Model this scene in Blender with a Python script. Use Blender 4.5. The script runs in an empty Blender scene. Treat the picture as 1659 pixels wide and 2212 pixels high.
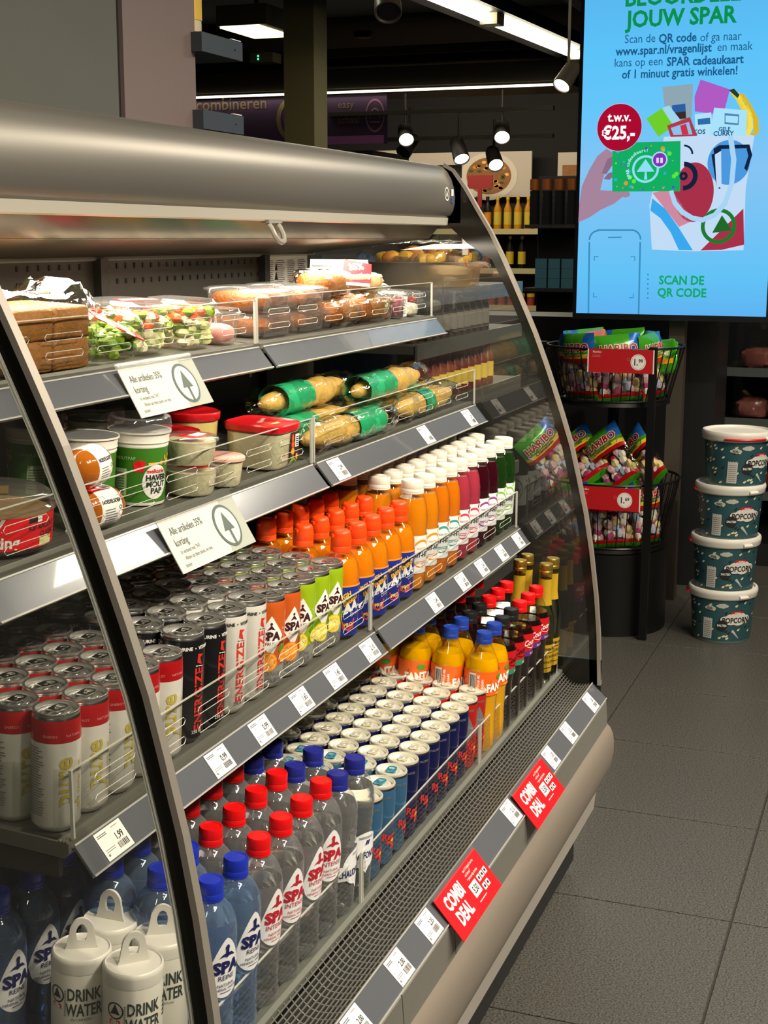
import bpy, math, random
from mathutils import Vector, Matrix
random.seed(7)
S = bpy.context.scene
COL = S.collection
PI = math.pi

# ---------------------------------------------------------------- camera
def make_camera():
    yaw, pitch, roll = math.radians(20.627), math.radians(10.981), math.radians(0.11)
    F = Vector((math.cos(yaw)*math.cos(pitch), math.sin(yaw)*math.cos(pitch), -math.sin(pitch)))
    R0 = Vector((math.sin(yaw), -math.cos(yaw), 0)); U0 = R0.cross(F)
    R = R0*math.cos(roll)+U0*math.sin(roll); U = -R0*math.sin(roll)+U0*math.cos(roll)
    cd = bpy.data.cameras.new('camera'); co = bpy.data.objects.new('camera', cd); COL.objects.link(co)
    m = Matrix((R, U, -F)).transposed().to_4x4(); m.translation = (0, 0, 1.42); co.matrix_world = m
    cd.sensor_fit = 'HORIZONTAL'; cd.sensor_width = 36; cd.lens = 3051.5/1659*36
    cd.clip_start = 0.05; cd.clip_end = 60
    S.camera = co
make_camera()
# ---------------------------------------------------------------- world, exposure
w = bpy.data.worlds.new('shop_air'); S.world = w; w.use_nodes = True
w.node_tree.nodes['Background'].inputs[0].default_value = (0.9, 0.85, 0.75, 1)
w.node_tree.nodes['Background'].inputs[1].default_value = 0.004
S.view_settings.view_transform = 'Standard'
S.view_settings.look = 'None'
S.view_settings.exposure = 0.0
S.view_settings.gamma = 1.0
S.view_settings.use_curve_mapping = False
S.cycles.use_denoising = True
S.cycles.max_bounces = 14; S.cycles.transparent_max_bounces = 24; S.cycles.transmission_bounces = 10
S.cycles.glossy_bounces = 5; S.cycles.diffuse_bounces = 3
S.cycles.sample_clamp_indirect = 4.0; S.cycles.blur_glossy = 0.5

def rgb(h):
    h = h.lstrip('#'); c = [int(h[i:i+2], 16)/255 for i in (0, 2, 4)]
    return tuple(x/12.92 if x <= .04045 else ((x+.055)/1.055)**2.4 for x in c)

def area(name, loc, sx, sy, power, col=(1, .86, .66), target=None, spread=180):
    l = bpy.data.lights.new(name, 'AREA'); l.shape = 'RECTANGLE'; l.size = sx; l.size_y = sy
    l.energy = power; l.color = col; l.spread = math.radians(spread)
    o = bpy.data.objects.new(name, l); COL.objects.link(o); o.location = loc
    d = (Vector(target)-Vector(loc)) if target else Vector((0, 0, -1))
    z = -d.normalized(); x = Vector((1, 0, 0)); x = (x - z*x.dot(z)).normalized(); y = z.cross(x)
    m = Matrix((x, y, z)).transposed().to_4x4(); m.translation = loc; o.matrix_world = m
    return o
def spot(name, loc, target, power, angle, col=(1, .86, .66), r=.03):
    l = bpy.data.lights.new(name, 'SPOT'); l.energy = power; l.color = col; l.spot_size = math.radians(angle)
    l.spot_blend = .6; l.shadow_soft_size = r
    o = bpy.data.objects.new(name, l); COL.objects.link(o)
    o.location = loc; o.rotation_euler = (Vector(target)-Vector(loc)).to_track_quat('-Z', 'Y').to_euler()
    return o
# light strip of the chilled case (behind the lip of its canopy) and the shop's ceiling lamps
WARM = (1, .89, .71)
area('case_strip_light', (2.083, 1.065, 1.400), 1.74, .08, 10, (1, .89, .70), (2.083, .90, 0.4))
area('ceiling_light_aisle_near', (1.0, -1.25, 2.80), 1.5, .16, 80, WARM)
area('ceiling_light_aisle_far', (3.0, -1.15, 2.80), 1.5, .16, 70, WARM)
area('ceiling_light_behind', (-1.2, .3, 2.85), 1.4, .16, 40, WARM)
area('ceiling_light_aisle_end', (5.0, -.3, 2.85), 1.4, .16, 35, WARM)

for sx_ in (.6, 1.5, 2.4, 3.3): spot('aisle_track_spot', (sx_, -.85, 2.75), (sx_+.7, .75, .75), 120, 75, (1, .90, .74), .035)
# ---------------------------------------------------------------- mesh builder
class MB:
    def __init__(s): s.v = []; s.f = []; s.m = []; s.sm = []
    def add(s, vs, fs, mi=0, smooth=False):
        n = len(s.v); s.v += [tuple(v) for v in vs]
        for i, f in enumerate(fs):
            s.f.append(tuple(n+k for k in f)); s.m.append(mi[i] if isinstance(mi, list) else mi); s.sm.append(smooth)
        return s
    def box(s, x0, x1, y0, y1, z0, z1, mi=0):
        return s.add([(x0, y0, z0), (x1, y0, z0), (x1, y1, z0), (x0, y1, z0), (x0, y0, z1), (x1, y0, z1), (x1, y1, z1), (x0, y1, z1)],
                     [(0, 3, 2, 1), (4, 5, 6, 7), (0, 1, 5, 4), (1, 2, 6, 5), (2, 3, 7, 6), (3, 0, 4, 7)], mi)
    def cbox(s, c, size, mi=0):
        return s.box(c[0]-size[0]/2, c[0]+size[0]/2, c[1]-size[1]/2, c[1]+size[1]/2, c[2]-size[2]/2, c[2]+size[2]/2, mi)
    def bar(s, a, b, wv, hv, mi=0):          # box from a to b with half-width vectors
        a, b, wv, hv = map(Vector, (a, b, wv, hv))
        vs = [a-wv-hv, a+wv-hv, a+wv+hv, a-wv+hv, b-wv-hv, b+wv-hv, b+wv+hv, b-wv+hv]
        return s.add(vs, [(0, 3, 2, 1), (4, 5, 6, 7), (0, 1, 5, 4), (1, 2, 6, 5), (2, 3, 7, 6), (3, 0, 4, 7)], mi)
    def extr_x(s, prof, x0, x1, mi=0, closed=True, caps=True, smooth=False):   # profile of (y,z), swept along x
        n = len(prof); vs = [(x0, y, z) for y, z in prof]+[(x1, y, z) for y, z in prof]
        fs = [(i, (i+1) % n, n+(i+1) % n, n+i) for i in range(n if closed else n-1)]
        s.add(vs, fs, mi, smooth)
        if caps and closed: s.add(vs, [tuple(range(n))[::-1], tuple(range(n, 2*n))], mi)
        return s
    def lathe(s, prof, n=24, mi=0, c=(0, 0, 0), smooth=True, sq=0, close=False):   # prof of (r,z); mi may be a list per segment
        vs = []; idx = []
        for r, z in prof:
            if r < 1e-6: idx.append([len(vs)]*n); vs.append((c[0], c[1], c[2]+z)); continue
            row = []
            for k in range(n):
                a = 2*PI*k/n; row.append(len(vs)); q = 1
                if sq: q = 1/((abs(math.cos(a))**sq+abs(math.sin(a))**sq)**(1/sq))
                vs.append((c[0]+r*q*math.cos(a), c[1]+r*q*math.sin(a), c[2]+z))
            idx.append(row)
        fs = []; ms = []
        for i in range(len(prof)-1):
            for k in range(n):
                q = [idx[i][k], idx[i][(k+1) % n], idx[i+1][(k+1) % n], idx[i+1][k]]
                u = list(dict.fromkeys(q))
                if len(u) > 2: fs.append(tuple(u)); ms.append(mi[i] if isinstance(mi, list) else mi)
        return s.add(vs, fs, ms, smooth)
    def tube(s, path, r, n=8, mi=0, closed=False, smooth=True, caps=True):
        P = [Vector(p) for p in path]; m = len(P); vs = []; prev = None
        for i in range(m):
            t = (P[(i+1) % m]-P[i-1]) if closed else (P[min(i+1, m-1)]-P[max(i-1, 0)])
            t = t.normalized()
            if prev is None:
                u = t.cross(Vector((0, 0, 1)));
                if u.length < .05: u = t.cross(Vector((1, 0, 0)))
            else: u = prev-t*prev.dot(t)
            u = u.normalized(); prev = u; w_ = t.cross(u); rr = r[i] if isinstance(r, (list, tuple)) else r
            vs += [P[i]+u*rr*math.cos(2*PI*k/n)+w_*rr*math.sin(2*PI*k/n) for k in range(n)]
        fs = []
        for i in range(m if closed else m-1):
            j = (i+1) % m
            fs += [(i*n+k, i*n+(k+1) % n, j*n+(k+1) % n, j*n+k) for k in range(n)]
        s.add(vs, fs, mi, smooth)
        if caps and not closed: s.add(vs, [tuple(range(n))[::-1], tuple(range((m-1)*n, m*n))], mi)
        return s
    def ico(s, c, r, mi=0, sub=1, sc=(1, 1, 1), jit=0, rnd=None):
        n1, n2 = (6, 4) if sub == 1 else (10, 7); vs = []; rows = []
        for i in range(n2+1):
            th = PI*i/n2; row = []
            for k in range(n1 if 0 < i < n2 else 1):
                a = 2*PI*k/n1; j = 1+(rnd.uniform(-jit, jit) if rnd else 0); row.append(len(vs))
                vs.append((c[0]+r*sc[0]*j*math.sin(th)*math.cos(a), c[1]+r*sc[1]*j*math.sin(th)*math.sin(a), c[2]+r*sc[2]*j*math.cos(th)))
            rows.append(row if len(row) > 1 else row*n1)
        fs = []
        for i in range(n2):
            for k in range(n1):
                u = list(dict.fromkeys([rows[i][k], rows[i+1][k], rows[i+1][(k+1) % n1], rows[i][(k+1) % n1]]))
                if len(u) > 2: fs.append(tuple(u))
        return s.add(vs, fs, mi, True)
    def mesh(s, name, mats):
        me = bpy.data.meshes.new(name); me.from_pydata(s.v, [], s.f); me.polygons.foreach_set('material_index', s.m)
        me.polygons.foreach_set('use_smooth', s.sm)
        for m in (mats if isinstance(mats, (list, tuple)) else [mats]): me.materials.append(m)
        if any(s.sm): me.set_sharp_from_angle(angle=math.radians(42))
        me.update(); return me
    def build(s, name, mats, parent=None, loc=None, label=None, kind=None):
        o = bpy.data.objects.new(name, s.mesh(name, mats)); COL.objects.link(o)
        if parent: o.parent = parent
        if loc: o.location = loc
        if label: o['label'] = label
        if kind: o['kind'] = kind
        return o
def tag(o, label, cat, group=None, kind=None):
    o['label'] = label; o['category'] = cat
    if group: o['group'] = group
    if kind: o['kind'] = kind
    return o
def thing(name, label, cat, loc=(0, 0, 0), rz=0, group=None, rx=0, ry=0):
    o = bpy.data.objects.new(name, None); o.empty_display_size = .02; COL.objects.link(o)
    o.location = loc; o.rotation_mode = 'ZYX'; o.rotation_euler = (rx, ry, rz)
    return tag(o, label, cat, group)
def kids(o): return [c for c in ALLK.get(o, [])]
def copy_tree(o, parent=None):
    c = o.copy(); COL.objects.link(c)
    if parent: c.parent = parent
    for k in list(o.children): copy_tree(k, c)
    return c
def inst(proto, label, loc, rz=0, group=None, rx=0, ry=0):   # first use moves the prototype itself
    if proto.get('_used'):
        o = copy_tree(proto)
    else:
        o = proto; o['_used'] = 1
    o.location = loc; o.rotation_mode = 'ZYX'; o.rotation_euler = (rx, ry, rz); o['label'] = label
    if group: o['group'] = group
    return o
ORD = ['first', 'second', 'third', 'fourth', 'fifth', 'sixth', 'seventh', 'eighth', 'ninth', 'tenth', 'eleventh', 'twelfth']
ROW = ['front row', 'second row', 'third row', 'fourth row', 'fifth row', 'sixth row']

# ---------------------------------------------------------------- materials
MATS = {}
def M(name, col=None, rough=.45, metal=0., trans=0., ior=1.45, emit=None, es=0., coat=0., sss=0., var=0., vs=40., bump=0., bs=60., spec=.5, aniso=0):
    if name in MATS: return MATS[name]
    m = bpy.data.materials.new(name); m.use_nodes = True; nt = m.node_tree; b = nt.nodes['Principled BSDF']
    if isinstance(col, str): col = rgb(col)
    b.inputs['Base Color'].default_value = (*col, 1); b.inputs['Roughness'].default_value = rough
    b.inputs['Metallic'].default_value = metal; b.inputs['IOR'].default_value = ior
    b.inputs['Transmission Weight'].default_value = trans; b.inputs['Coat Weight'].default_value = coat
    b.inputs['Specular IOR Level'].default_value = spec
    if sss: b.inputs['Subsurface Weight'].default_value = sss; b.inputs['Subsurface Radius'].default_value = (.01, .006, .003)
    if emit:
        b.inputs['Emission Color'].default_value = (*(rgb(emit) if isinstance(emit, str) else emit), 1); b.inputs['Emission Strength'].default_value = es
    if var or bump:
        tc = nt.nodes.new('ShaderNodeTexCoord'); nz = nt.nodes.new('ShaderNodeTexNoise'); nz.inputs['Scale'].default_value = vs
        nz.inputs['Detail'].default_value = 4; nt.links.new(tc.outputs['Object'], nz.inputs['Vector'])
        if var:
            mx = nt.nodes.new('ShaderNodeMix'); mx.data_type = 'RGBA'
            mx.inputs[6].default_value = (*[c*(1-var) for c in col], 1); mx.inputs[7].default_value = (*[min(1, c*(1+var)) for c in col], 1)
            nt.links.new(nz.outputs['Fac'], mx.inputs[0]); nt.links.new(mx.outputs[2], b.inputs['Base Color'])
        if bump:
            n2 = nt.nodes.new('ShaderNodeTexNoise'); n2.inputs['Scale'].default_value = bs; nt.links.new(tc.outputs['Object'], n2.inputs['Vector'])
            bp = nt.nodes.new('ShaderNodeBump'); bp.inputs['Strength'].default_value = bump; bp.inputs['Distance'].default_value = .004
            nt.links.new(n2.outputs['Fac'], bp.inputs['Height']); nt.links.new(bp.outputs[0], b.inputs['Normal'])
    MATS[name] = m; return m
def emis(name, col, st):
    if name in MATS: return MATS[name]
    m = bpy.data.materials.new(name); m.use_nodes = True; nt = m.node_tree; nt.nodes.clear()
    e = nt.nodes.new('ShaderNodeEmission'); o = nt.nodes.new('ShaderNodeOutputMaterial')
    e.inputs[0].default_value = (*(rgb(col) if isinstance(col, str) else col), 1); e.inputs[1].default_value = st
    nt.links.new(e.outputs[0], o.inputs[0]); MATS[name] = m; return m
def thin(name, tint=(1, 1, 1), f0=.05, rough=.03, bump=0., bs=50., haze=0., hcol=(.8, .8, .8)):
    """thin clear sheet: transparent, with mirror reflection that rises towards grazing angles, optional haze"""
    if name in MATS: return MATS[name]
    m = bpy.data.materials.new(name); m.use_nodes = True; nt = m.node_tree; nt.nodes.clear(); N = nt.nodes.new; L = nt.links.new
    o = N('ShaderNodeOutputMaterial'); t = N('ShaderNodeBsdfTransparent'); g = N('ShaderNodeBsdfGlossy'); mx = N('ShaderNodeMixShader')
    t.inputs[0].default_value = (*tint, 1); g.inputs['Roughness'].default_value = rough
    lw = N('ShaderNodeLayerWeight'); lw.inputs[0].default_value = .5
    p = N('ShaderNodeMath'); p.operation = 'POWER'; p.inputs[1].default_value = 4.; L(lw.outputs['Facing'], p.inputs[0])
    a = N('ShaderNodeMath'); a.operation = 'MULTIPLY_ADD'; a.inputs[1].default_value = (1-f0)*.85; a.inputs[2].default_value = f0; L(p.outputs[0], a.inputs[0])
    L(a.outputs[0], mx.inputs[0]); L(t.outputs[0], mx.inputs[1]); L(g.outputs[0], mx.inputs[2]); last = mx
    if bump:
        tc = N('ShaderNodeTexCoord'); nz = N('ShaderNodeTexNoise'); nz.inputs['Scale'].default_value = bs; nz.inputs['Detail'].default_value = 3
        bp = N('ShaderNodeBump'); bp.inputs['Strength'].default_value = bump; bp.inputs['Distance'].default_value = .01
        L(tc.outputs['Object'], nz.inputs['Vector']); L(nz.outputs['Fac'], bp.inputs['Height'])
        L(bp.outputs[0], g.inputs['Normal']); L(bp.outputs[0], lw.inputs['Normal'])
    if haze:
        d = N('ShaderNodeBsdfDiffuse'); d.inputs[0].default_value = (*hcol, 1); m2 = N('ShaderNodeMixShader'); m2.inputs[0].default_value = haze
        L(last.outputs[0], m2.inputs[1]); L(d.outputs[0], m2.inputs[2]); last = m2
    L(last.outputs[0], o.inputs[0]); MATS[name] = m; return m

ALU = M('bare_aluminium', (.80, .79, .76), .22, 1.)
ALU2 = M('brightened_can_lid', (.92, .89, .76), .36, .6)  # lid metal of the base deck cans, strong light put into its colour
BLACK = M('black_plastic', (.012, .012, .013), .45)
STEELG = M('grey_painted_steel', '#6d6c68', .5, .1, var=.06, vs=30)
DGREY = M('dark_grey_steel', '#3b3a37', .45, .3, var=.08, vs=20)
WHITE = M('white_print', '#e9e7e1', .5)
PAPER = M('white_paper', '#e6e3df', .6)
INK = M('black_ink', (.012, .012, .014), .6)
GINK = M('grey_ink', (.16, .16, .16), .6)
RED = M('red_print', '#d8121c', .45)
ACR = thin('clear_acrylic', (.96, .97, .96), .05, .04)
ACRE = M('acrylic_edge_glint', '#cfcfc4', .25, trans=.35, ior=1.3, spec=.8)  # pale colour paints the light that clear sheet edges catch
CLEAR = thin('clear_packaging', (.97, .97, .96), .10, .05, haze=.04)
FILM = thin('crinkled_film', (.97, .97, .95), .09, .07, bump=.6, bs=26)
PET = thin('clear_bottle_plastic', (.985, .985, .985), .06, .03)
PETW = thin('brightened_bottle_plastic', (.985, .985, .985), .075, .03, haze=.062, hcol=(.9, .9, .88))  # clear plastic; diffuse haze brightens it in place of light

# ---------------------------------------------------------------- flat print
TXT = {}
def text_mesh(s, bold=0.):
    k = (s, bold)
    if k not in TXT:
        cu = bpy.data.curves.new('t', 'FONT'); cu.body = s; cu.size = 1; cu.resolution_u = 2; cu.align_x = 'CENTER'; cu.offset = bold
        o = bpy.data.objects.new('t', cu); me = bpy.data.meshes.new_from_object(o)
        TXT[k] = ([(v.co.x, v.co.y) for v in me.vertices], [tuple(p.vertices) for p in me.polygons])
        bpy.data.objects.remove(o); bpy.data.meshes.remove(me); bpy.data.curves.remove(cu)
    return TXT[k]
class Pr:
    """flat print laid out in (u right, v up) metres, mapped onto a plane or a round body"""
    def __init__(s, step=.004): s.mb = MB(); s.step = step; s.mats = []; s.pts = []
    def mi(s, m):
        if m not in s.mats: s.mats.append(m)
        return s.mats.index(m)
    def poly(s, pts, m, layer=1): s.mb.add([(u, v, layer) for u, v in pts], [tuple(range(len(pts)))], s.mi(m)); return s
    def strips(s, u0, u1, lo, hi, m, layer=1, n=None):
        n = n or max(1, math.ceil((u1-u0)/s.step)); vs = []
        for i in range(n+1):
            u = u0+(u1-u0)*i/n; vs += [(u, lo(u), layer), (u, hi(u), layer)]
        s.mb.add(vs, [(2*i, 2*i+2, 2*i+3, 2*i+1) for i in range(n)], s.mi(m)); return s
    def rect(s, u0, v0, u1, v1, m, layer=1): return s.strips(u0, u1, lambda u: v0, lambda u: v1, m, layer)
    def ell(s, cu, cv, ru, rv, m, layer=1, n=12):
        f = lambda u: rv*math.sqrt(max(0, 1-((u-cu)/ru)**2))
        vs = []
        for i in range(n+1):
            u = cu-ru*math.cos(PI*i/n); vs += [(u, cv-f(u), layer), (u, cv+f(u), layer)]
        s.mb.add(vs, [(2*i, 2*i+2, 2*i+3, 2*i+1) for i in range(n)], s.mi(m)); return s
    def ring(s, cu, cv, r0, r1, m, layer=1, n=28, a0=0, a1=2*PI, sy=1):
        vs = []
        for i in range(n+1):
            a = a0+(a1-a0)*i/n; vs += [(cu+r0*math.cos(a), cv+sy*r0*math.sin(a), layer), (cu+r1*math.cos(a), cv+sy*r1*math.sin(a), layer)]
        s.mb.add(vs, [(2*i, 2*i+1, 2*i+3, 2*i+2) for i in range(n)], s.mi(m)); return s
    def diamond(s, cu, cv, ru, rv, m, layer=1):
        return s.strips(cu-ru, cu+ru, lambda u: cv-rv*(1-abs(u-cu)/ru), lambda u: cv+rv*(1-abs(u-cu)/ru), m, layer, 10)
    def text(s, t, u, v, size, m, layer=2, sx=1., bold=0., rot=0, skew=0):
        vs, fs = text_mesh(t, bold); c, q = math.cos(rot), math.sin(rot); o = []
        for x, y in vs:
            x, y = (x+skew*y)*size*sx, y*size; o.append((u+x*c-y*q, v+x*q+y*c, layer))
        s.mb.add(o, fs, s.mi(m)); return s
    def lines(s, u0, u1, v0, v1, n, m, layer=2, h=.45, rnd=None):   # small print that cannot be read
        d = (v1-v0)/n
        for i in range(n):
            e = (rnd.uniform(.7, 1) if rnd else 1); s.rect(u0, v0+d*i, u0+(u1-u0)*e, v0+d*(i+h), m, layer)
        return s
    def bars(s, u0, u1, v0, v1, n, m, layer=2, rnd=random.Random(3)):   # bar code
        u = u0
        while u < u1:
            wd = (u1-u0)/n*rnd.choice((.5, .8, 1.2)); s.poly([(u, v0), (u+wd, v0), (u+wd, v1), (u, v1)], m, layer); u += wd+(u1-u0)/n*rnd.choice((.6, .9))
        return s
    def build(s, name, fmap, parent, label=None):
        s.mb.v = [fmap(*p) for p in s.mb.v]; return s.mb.build(name, s.mats, parent, label=label)
def on_round(R, eps=.00025, z0=0.):
    rf = R if callable(R) else (lambda v: R)
    def f(u, v, l):
        r = rf(v)+eps*l; a = u/rf(v); return (r*math.sin(a), -r*math.cos(a), z0+v)
    return f
def on_plane(o, ux, vx, eps=.0002):
    o, ux, vx = Vector(o), Vector(ux).normalized(), Vector(vx).normalized(); n = ux.cross(vx)
    return lambda u, v, l: tuple(o+ux*u+vx*v+n*(eps*l))
# ================================================================ room
CARP = M('black_ceiling_paint', (.006, .006, .006), .8)
FLOORM = M('speckled_stone_tile', (.060, .057, .050), .42, var=.5, vs=240)
_nt = FLOORM.node_tree; _nz = [n for n in _nt.nodes if n.type == 'TEX_NOISE'][0]; _mx = [n for n in _nt.nodes if n.type == 'MIX'][0]
_cr = _nt.nodes.new('ShaderNodeValToRGB'); _cr.color_ramp.elements[0].position = .36; _cr.color_ramp.elements[1].position = .62; _nz.inputs['Detail'].default_value = 2
_nt.links.new(_nz.outputs['Fac'], _cr.inputs[0]); _nt.links.new(_cr.outputs[0], _mx.inputs[0])
GROUT = M('dark_grout', (.02, .02, .019), .8)
DARKW = M('dark_wall_paint', (.004, .004, .0045), .8)
mb = MB().box(-3, 14, -3, 7, -.06, -.004); floor = mb.build('floor', GROUT, kind='structure')
T = .507
def tile_mesh(w):
    e = .0022; b = .0012
    m = MB(); x0, x1 = e, w-e
    vs = [(x0, e, -.004), (x1, e, -.004), (x1, w-e, -.004), (x0, w-e, -.004), (x0, e, -b), (x1, e, -b), (x1, w-e, -b), (x0, w-e, -b),
          (x0+b, e+b, 0), (x1-b, e+b, 0), (x1-b, w-e-b, 0), (x0+b, w-e-b, 0)]
    m.add(vs, [(0, 1, 5, 4), (1, 2, 6, 5), (2, 3, 7, 6), (3, 0, 4, 7), (4, 5, 9, 8), (5, 6, 10, 9), (6, 7, 11, 10), (7, 4, 8, 11), (8, 9, 10, 11)])
    return m.mesh('tile', FLOORM)
TM = tile_mesh(T); rest = MB()
for i in range(-8, 22):
    for j in range(-5, 13):
        x, y = 2.855+i*T, .287+j*T
        if -3 <= i <= 9 and -4 <= j <= 4:
            o = bpy.data.objects.new('tile', TM); COL.objects.link(o); o.parent = floor; o.location = (x, y, 0)
        else: rest.add([(x+.002, y+.002, 0), (x+T-.002, y+.002, 0), (x+T-.002, y+T-.002, 0), (x+.002, y+T-.002, 0)], [(0, 1, 2, 3)])
rest.build('tiles_beyond', FLOORM, floor, kind='stuff')
MB().box(-3, 14, -3, 7, 3.0, 3.06).build('ceiling', CARP, kind='structure')
MB().box(13.4, 13.5, -3, 7, 0, 3).build('wall_far', DARKW, kind='structure')
MB().box(-3, 14, 6.4, 6.5, 0, 3).build('wall_left', DARKW, kind='structure')

# ================================================================ the open chilled display case
XL, XR = 1.175, 2.992
CP = [(.990, 1.575), (.968, 1.563), (.94, 1.526), (.912, 1.48), (.884, 1.436), (.856, 1.384), (.826, 1.322), (.797, 1.26), (.778, 1.218), (.754, 1.157), (.733, 1.1),
      (.714, 1.046), (.691, .976), (.675, .912), (.656, .831), (.641, .747), (.627, .644), (.619, .559), (.614, .443)]
SILV = M('silver_grey_lacquer', '#95918a', .36, .75, var=.05, vs=600)
SILV2 = M('champagne_bumper_plastic', '#8d8378', .34, .25)
GREYP = M('grey_fascia_steel', '#7d7b74', .42, .35, var=.05, vs=40)
KICK = M('pale_kick_plate', '#b8b1a8', .4, .3)
LIPM = M('cream_canopy_lip', '#b3aea2', .35, .2)
MIRR = M('brushed_mirror_strip', (.26, .22, .18), .15, 1., bump=.08, bs=9)
UNDER = M('brown_grey_soffit', '#3d3528', .5, .2)
BACKM = M('charcoal_back_panel', '#4a463f', .45, .35, var=.06, vs=14)
FRIT = M('black_glass_border', '#191814', .12, spec=.6)
GLASS = thin('tinted_end_glass', (.80, .81, .78), .10, .015, haze=.032, hcol=(.62, .60, .55))
STRIP = M('silver_edge_strip', '#a39c92', .4, .55)
DECK = M('dark_deck_steel', '#35342f', .42, .35, var=.08, vs=60)
SHELF = M('grey_shelf_steel', '#6c6b63', .38, .45, var=.06, vs=60)
RAIL = M('smoky_price_rail', '#65686e', .20, .25, coat=.5, spec=.7)
RAILE = M('pale_rail_edge', '#a9a8a2', .3, .2)
TL = math.atan(.055)
case = thing('display_case', 'long open silver chilled display case with curved glass ends and four stocked levels', 'fridge')
# body
MB().box(XL, XR, .66, 1.34, .02, .405).build('body', BLACK, case)
MB().extr_x([(1.30, .45), (1.34, .45), (1.34, 1.56), (1.30, 1.56)], XL, XR).build('back_panel', BACKM, case)
hb = MB()
for zz in [1.372, 1.346, 1.20, 1.175, 1.15, 1.01, .985]:
    for k in range(-9, 38):
        x = 2.118+k*.0292
        if 1.2 < x < 2.71 and k != -2 and k != -1: hb.box(x-.0028, x+.0028, 1.2985, 1.3005, zz-.0045, zz+.0045)
hb.build('perforation', BLACK, case, kind='stuff')
for x in (1.185, 2.083, 2.72): MB().box(x-.012, x+.012, 1.285, 1.30, .46, 1.385).build('shelf_upright', DGREY, case)
# canopy
CAN = [(1.34, 1.58), (1.02, 1.578), (.992, 1.572), (.980, 1.561), (.971, 1.546), (.9645, 1.528), (.9615, 1.508), (.962, 1.492), (.9655, 1.478), (.971, 1.469), (.979, 1.4635), (1.0, 1.463), (1.0, 1.50), (1.34, 1.50)]
MB().extr_x(CAN, XL, XR-.004, smooth=True).build('canopy', SILV, case)
MB().extr_x([(.976, 1.463), (.9775, 1.448), (.982, 1.446), (.988, 1.448), (.988, 1.463)], XL, XR-.006).build('canopy_lip', LIPM, case)
MB().extr_x([(.995, 1.462), (.995, 1.447), (1.021, 1.4175), (1.026, 1.4175), (1.004, 1.462)], XL, XR-.006).build('mirror_strip', MIRR, case)
MB().extr_x([(1.020, 1.418), (1.30, 1.387), (1.30, 1.393), (1.020, 1.426)], XL, XR-.006).build('soffit', UNDER, case)
MB().extr_x([(1.298, 1.392), (1.292, 1.384), (1.298, 1.381)], XL, XR-.006).build('soffit_seal', RAILE, case)
hk = MB().tube([(2.085, .989, 1.449), (2.085, .978, 1.436), (2.085, .972, 1.424), (2.092, .968, 1.4155), (2.102, .967, 1.413), (2.112, .968, 1.4155), (2.119, .972, 1.424), (2.119, .978, 1.436), (2.119, .989, 1.449)], .0045, 8)
hk.box(2.078, 2.128, .978, .992, 1.443, 1.448); hk.build('blind_hook', M('grey_hook_plastic', '#8b8a80', .3), case)
pr = Pr(); R_ = .0
for k in range(1): pr.ring(0, 0, .012, .0145, WHITE).text('A', 0, -.006, .018, WHITE, bold=.02)
pr.build('badge', on_plane((2.93, .9612, 1.512), (1, 0, 0), (0, .05, 1)), case)
Pr().rect(-.007, -.012, .007, 0, M('blue_sticker', '#3b4a86', .5)).rect(-.007, .004, .007, .018, WHITE).build('sticker', on_plane((2.966, .9606, 1.505), (1, 0, 0), (0, .0, 1)), case)
# glass ends
def offs(d):
    o = []
    for i, (y, z) in enumerate(CP):
        a, b = CP[max(i-1, 0)], CP[min(i+1, len(CP)-1)]; ty, tz = b[0]-a[0], b[1]-a[1]; l = math.hypot(ty, tz)
        dd = d(z) if callable(d) else d; o.append((y-tz/l*dd, z+ty/l*dd))
    return o
def strip_pts(A, B, x0, x1, mb_, mi=0):
    n = len(A); vs = [(x0, *p) for p in A]+[(x0, *p) for p in B]+[(x1, *p) for p in A]+[(x1, *p) for p in B]; fs = []
    for i in range(n-1):
        fs += [(i, i+1, n+i+1, n+i), (2*n+i, 3*n+i, 3*n+i+1, 2*n+i+1), (i, 2*n+i, 2*n+i+1, i+1), (n+i, n+i+1, 3*n+i+1, 3*n+i)]
    fs += [(0, n, 3*n, 2*n), (n-1, 3*n-1, 4*n-1, 2*n-1)] if False else [(0, n, 3*n, 2*n), (n-1, 2*n+n-1, 3*n+n-1, n+n-1)]
    mb_.add(vs, fs, mi)
for side, x in (('near', XL-.006), ('far', XR)):
    e = MB(); pts = offs(.004); e.add([(x+.003, *p) for p in pts]+[(x+.003, 1.34, p[1]) for p in pts], [(i, i+1, len(pts)+i+1, len(pts)+i) for i in range(len(pts)-1)])
    ep = e.build('end_glass', GLASS, case, label='curved clear end glass at the '+('near' if side == 'near' else 'far')+' end of the case')
    f = MB(); strip_pts(offs(0.001), offs(lambda z: .021+max(0, min(1, (z-1.38)/.08))*.05), x, x+.006, f)
    f.box(x, x+.006, .95, 1.33, 1.452, 1.575); f.box(x, x+.006, .61, 1.33, .40, .50)
    f.build('glass_border', FRIT, ep)
    g = MB(); strip_pts(offs(-.0045), offs(.003), x-.0035, x+.0095, g); g.build('edge_strip', STRIP, ep)
    if side == 'near':
        s2 = MB(); strip_pts(offs(.0232), offs(.0246), x-.0006, x+.0066, s2, 0); strip_pts(offs(.0262), offs(.0270), x-.0006, x+.0066, s2, 0); s2.build('glass_gasket', ACRE, ep)
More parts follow.
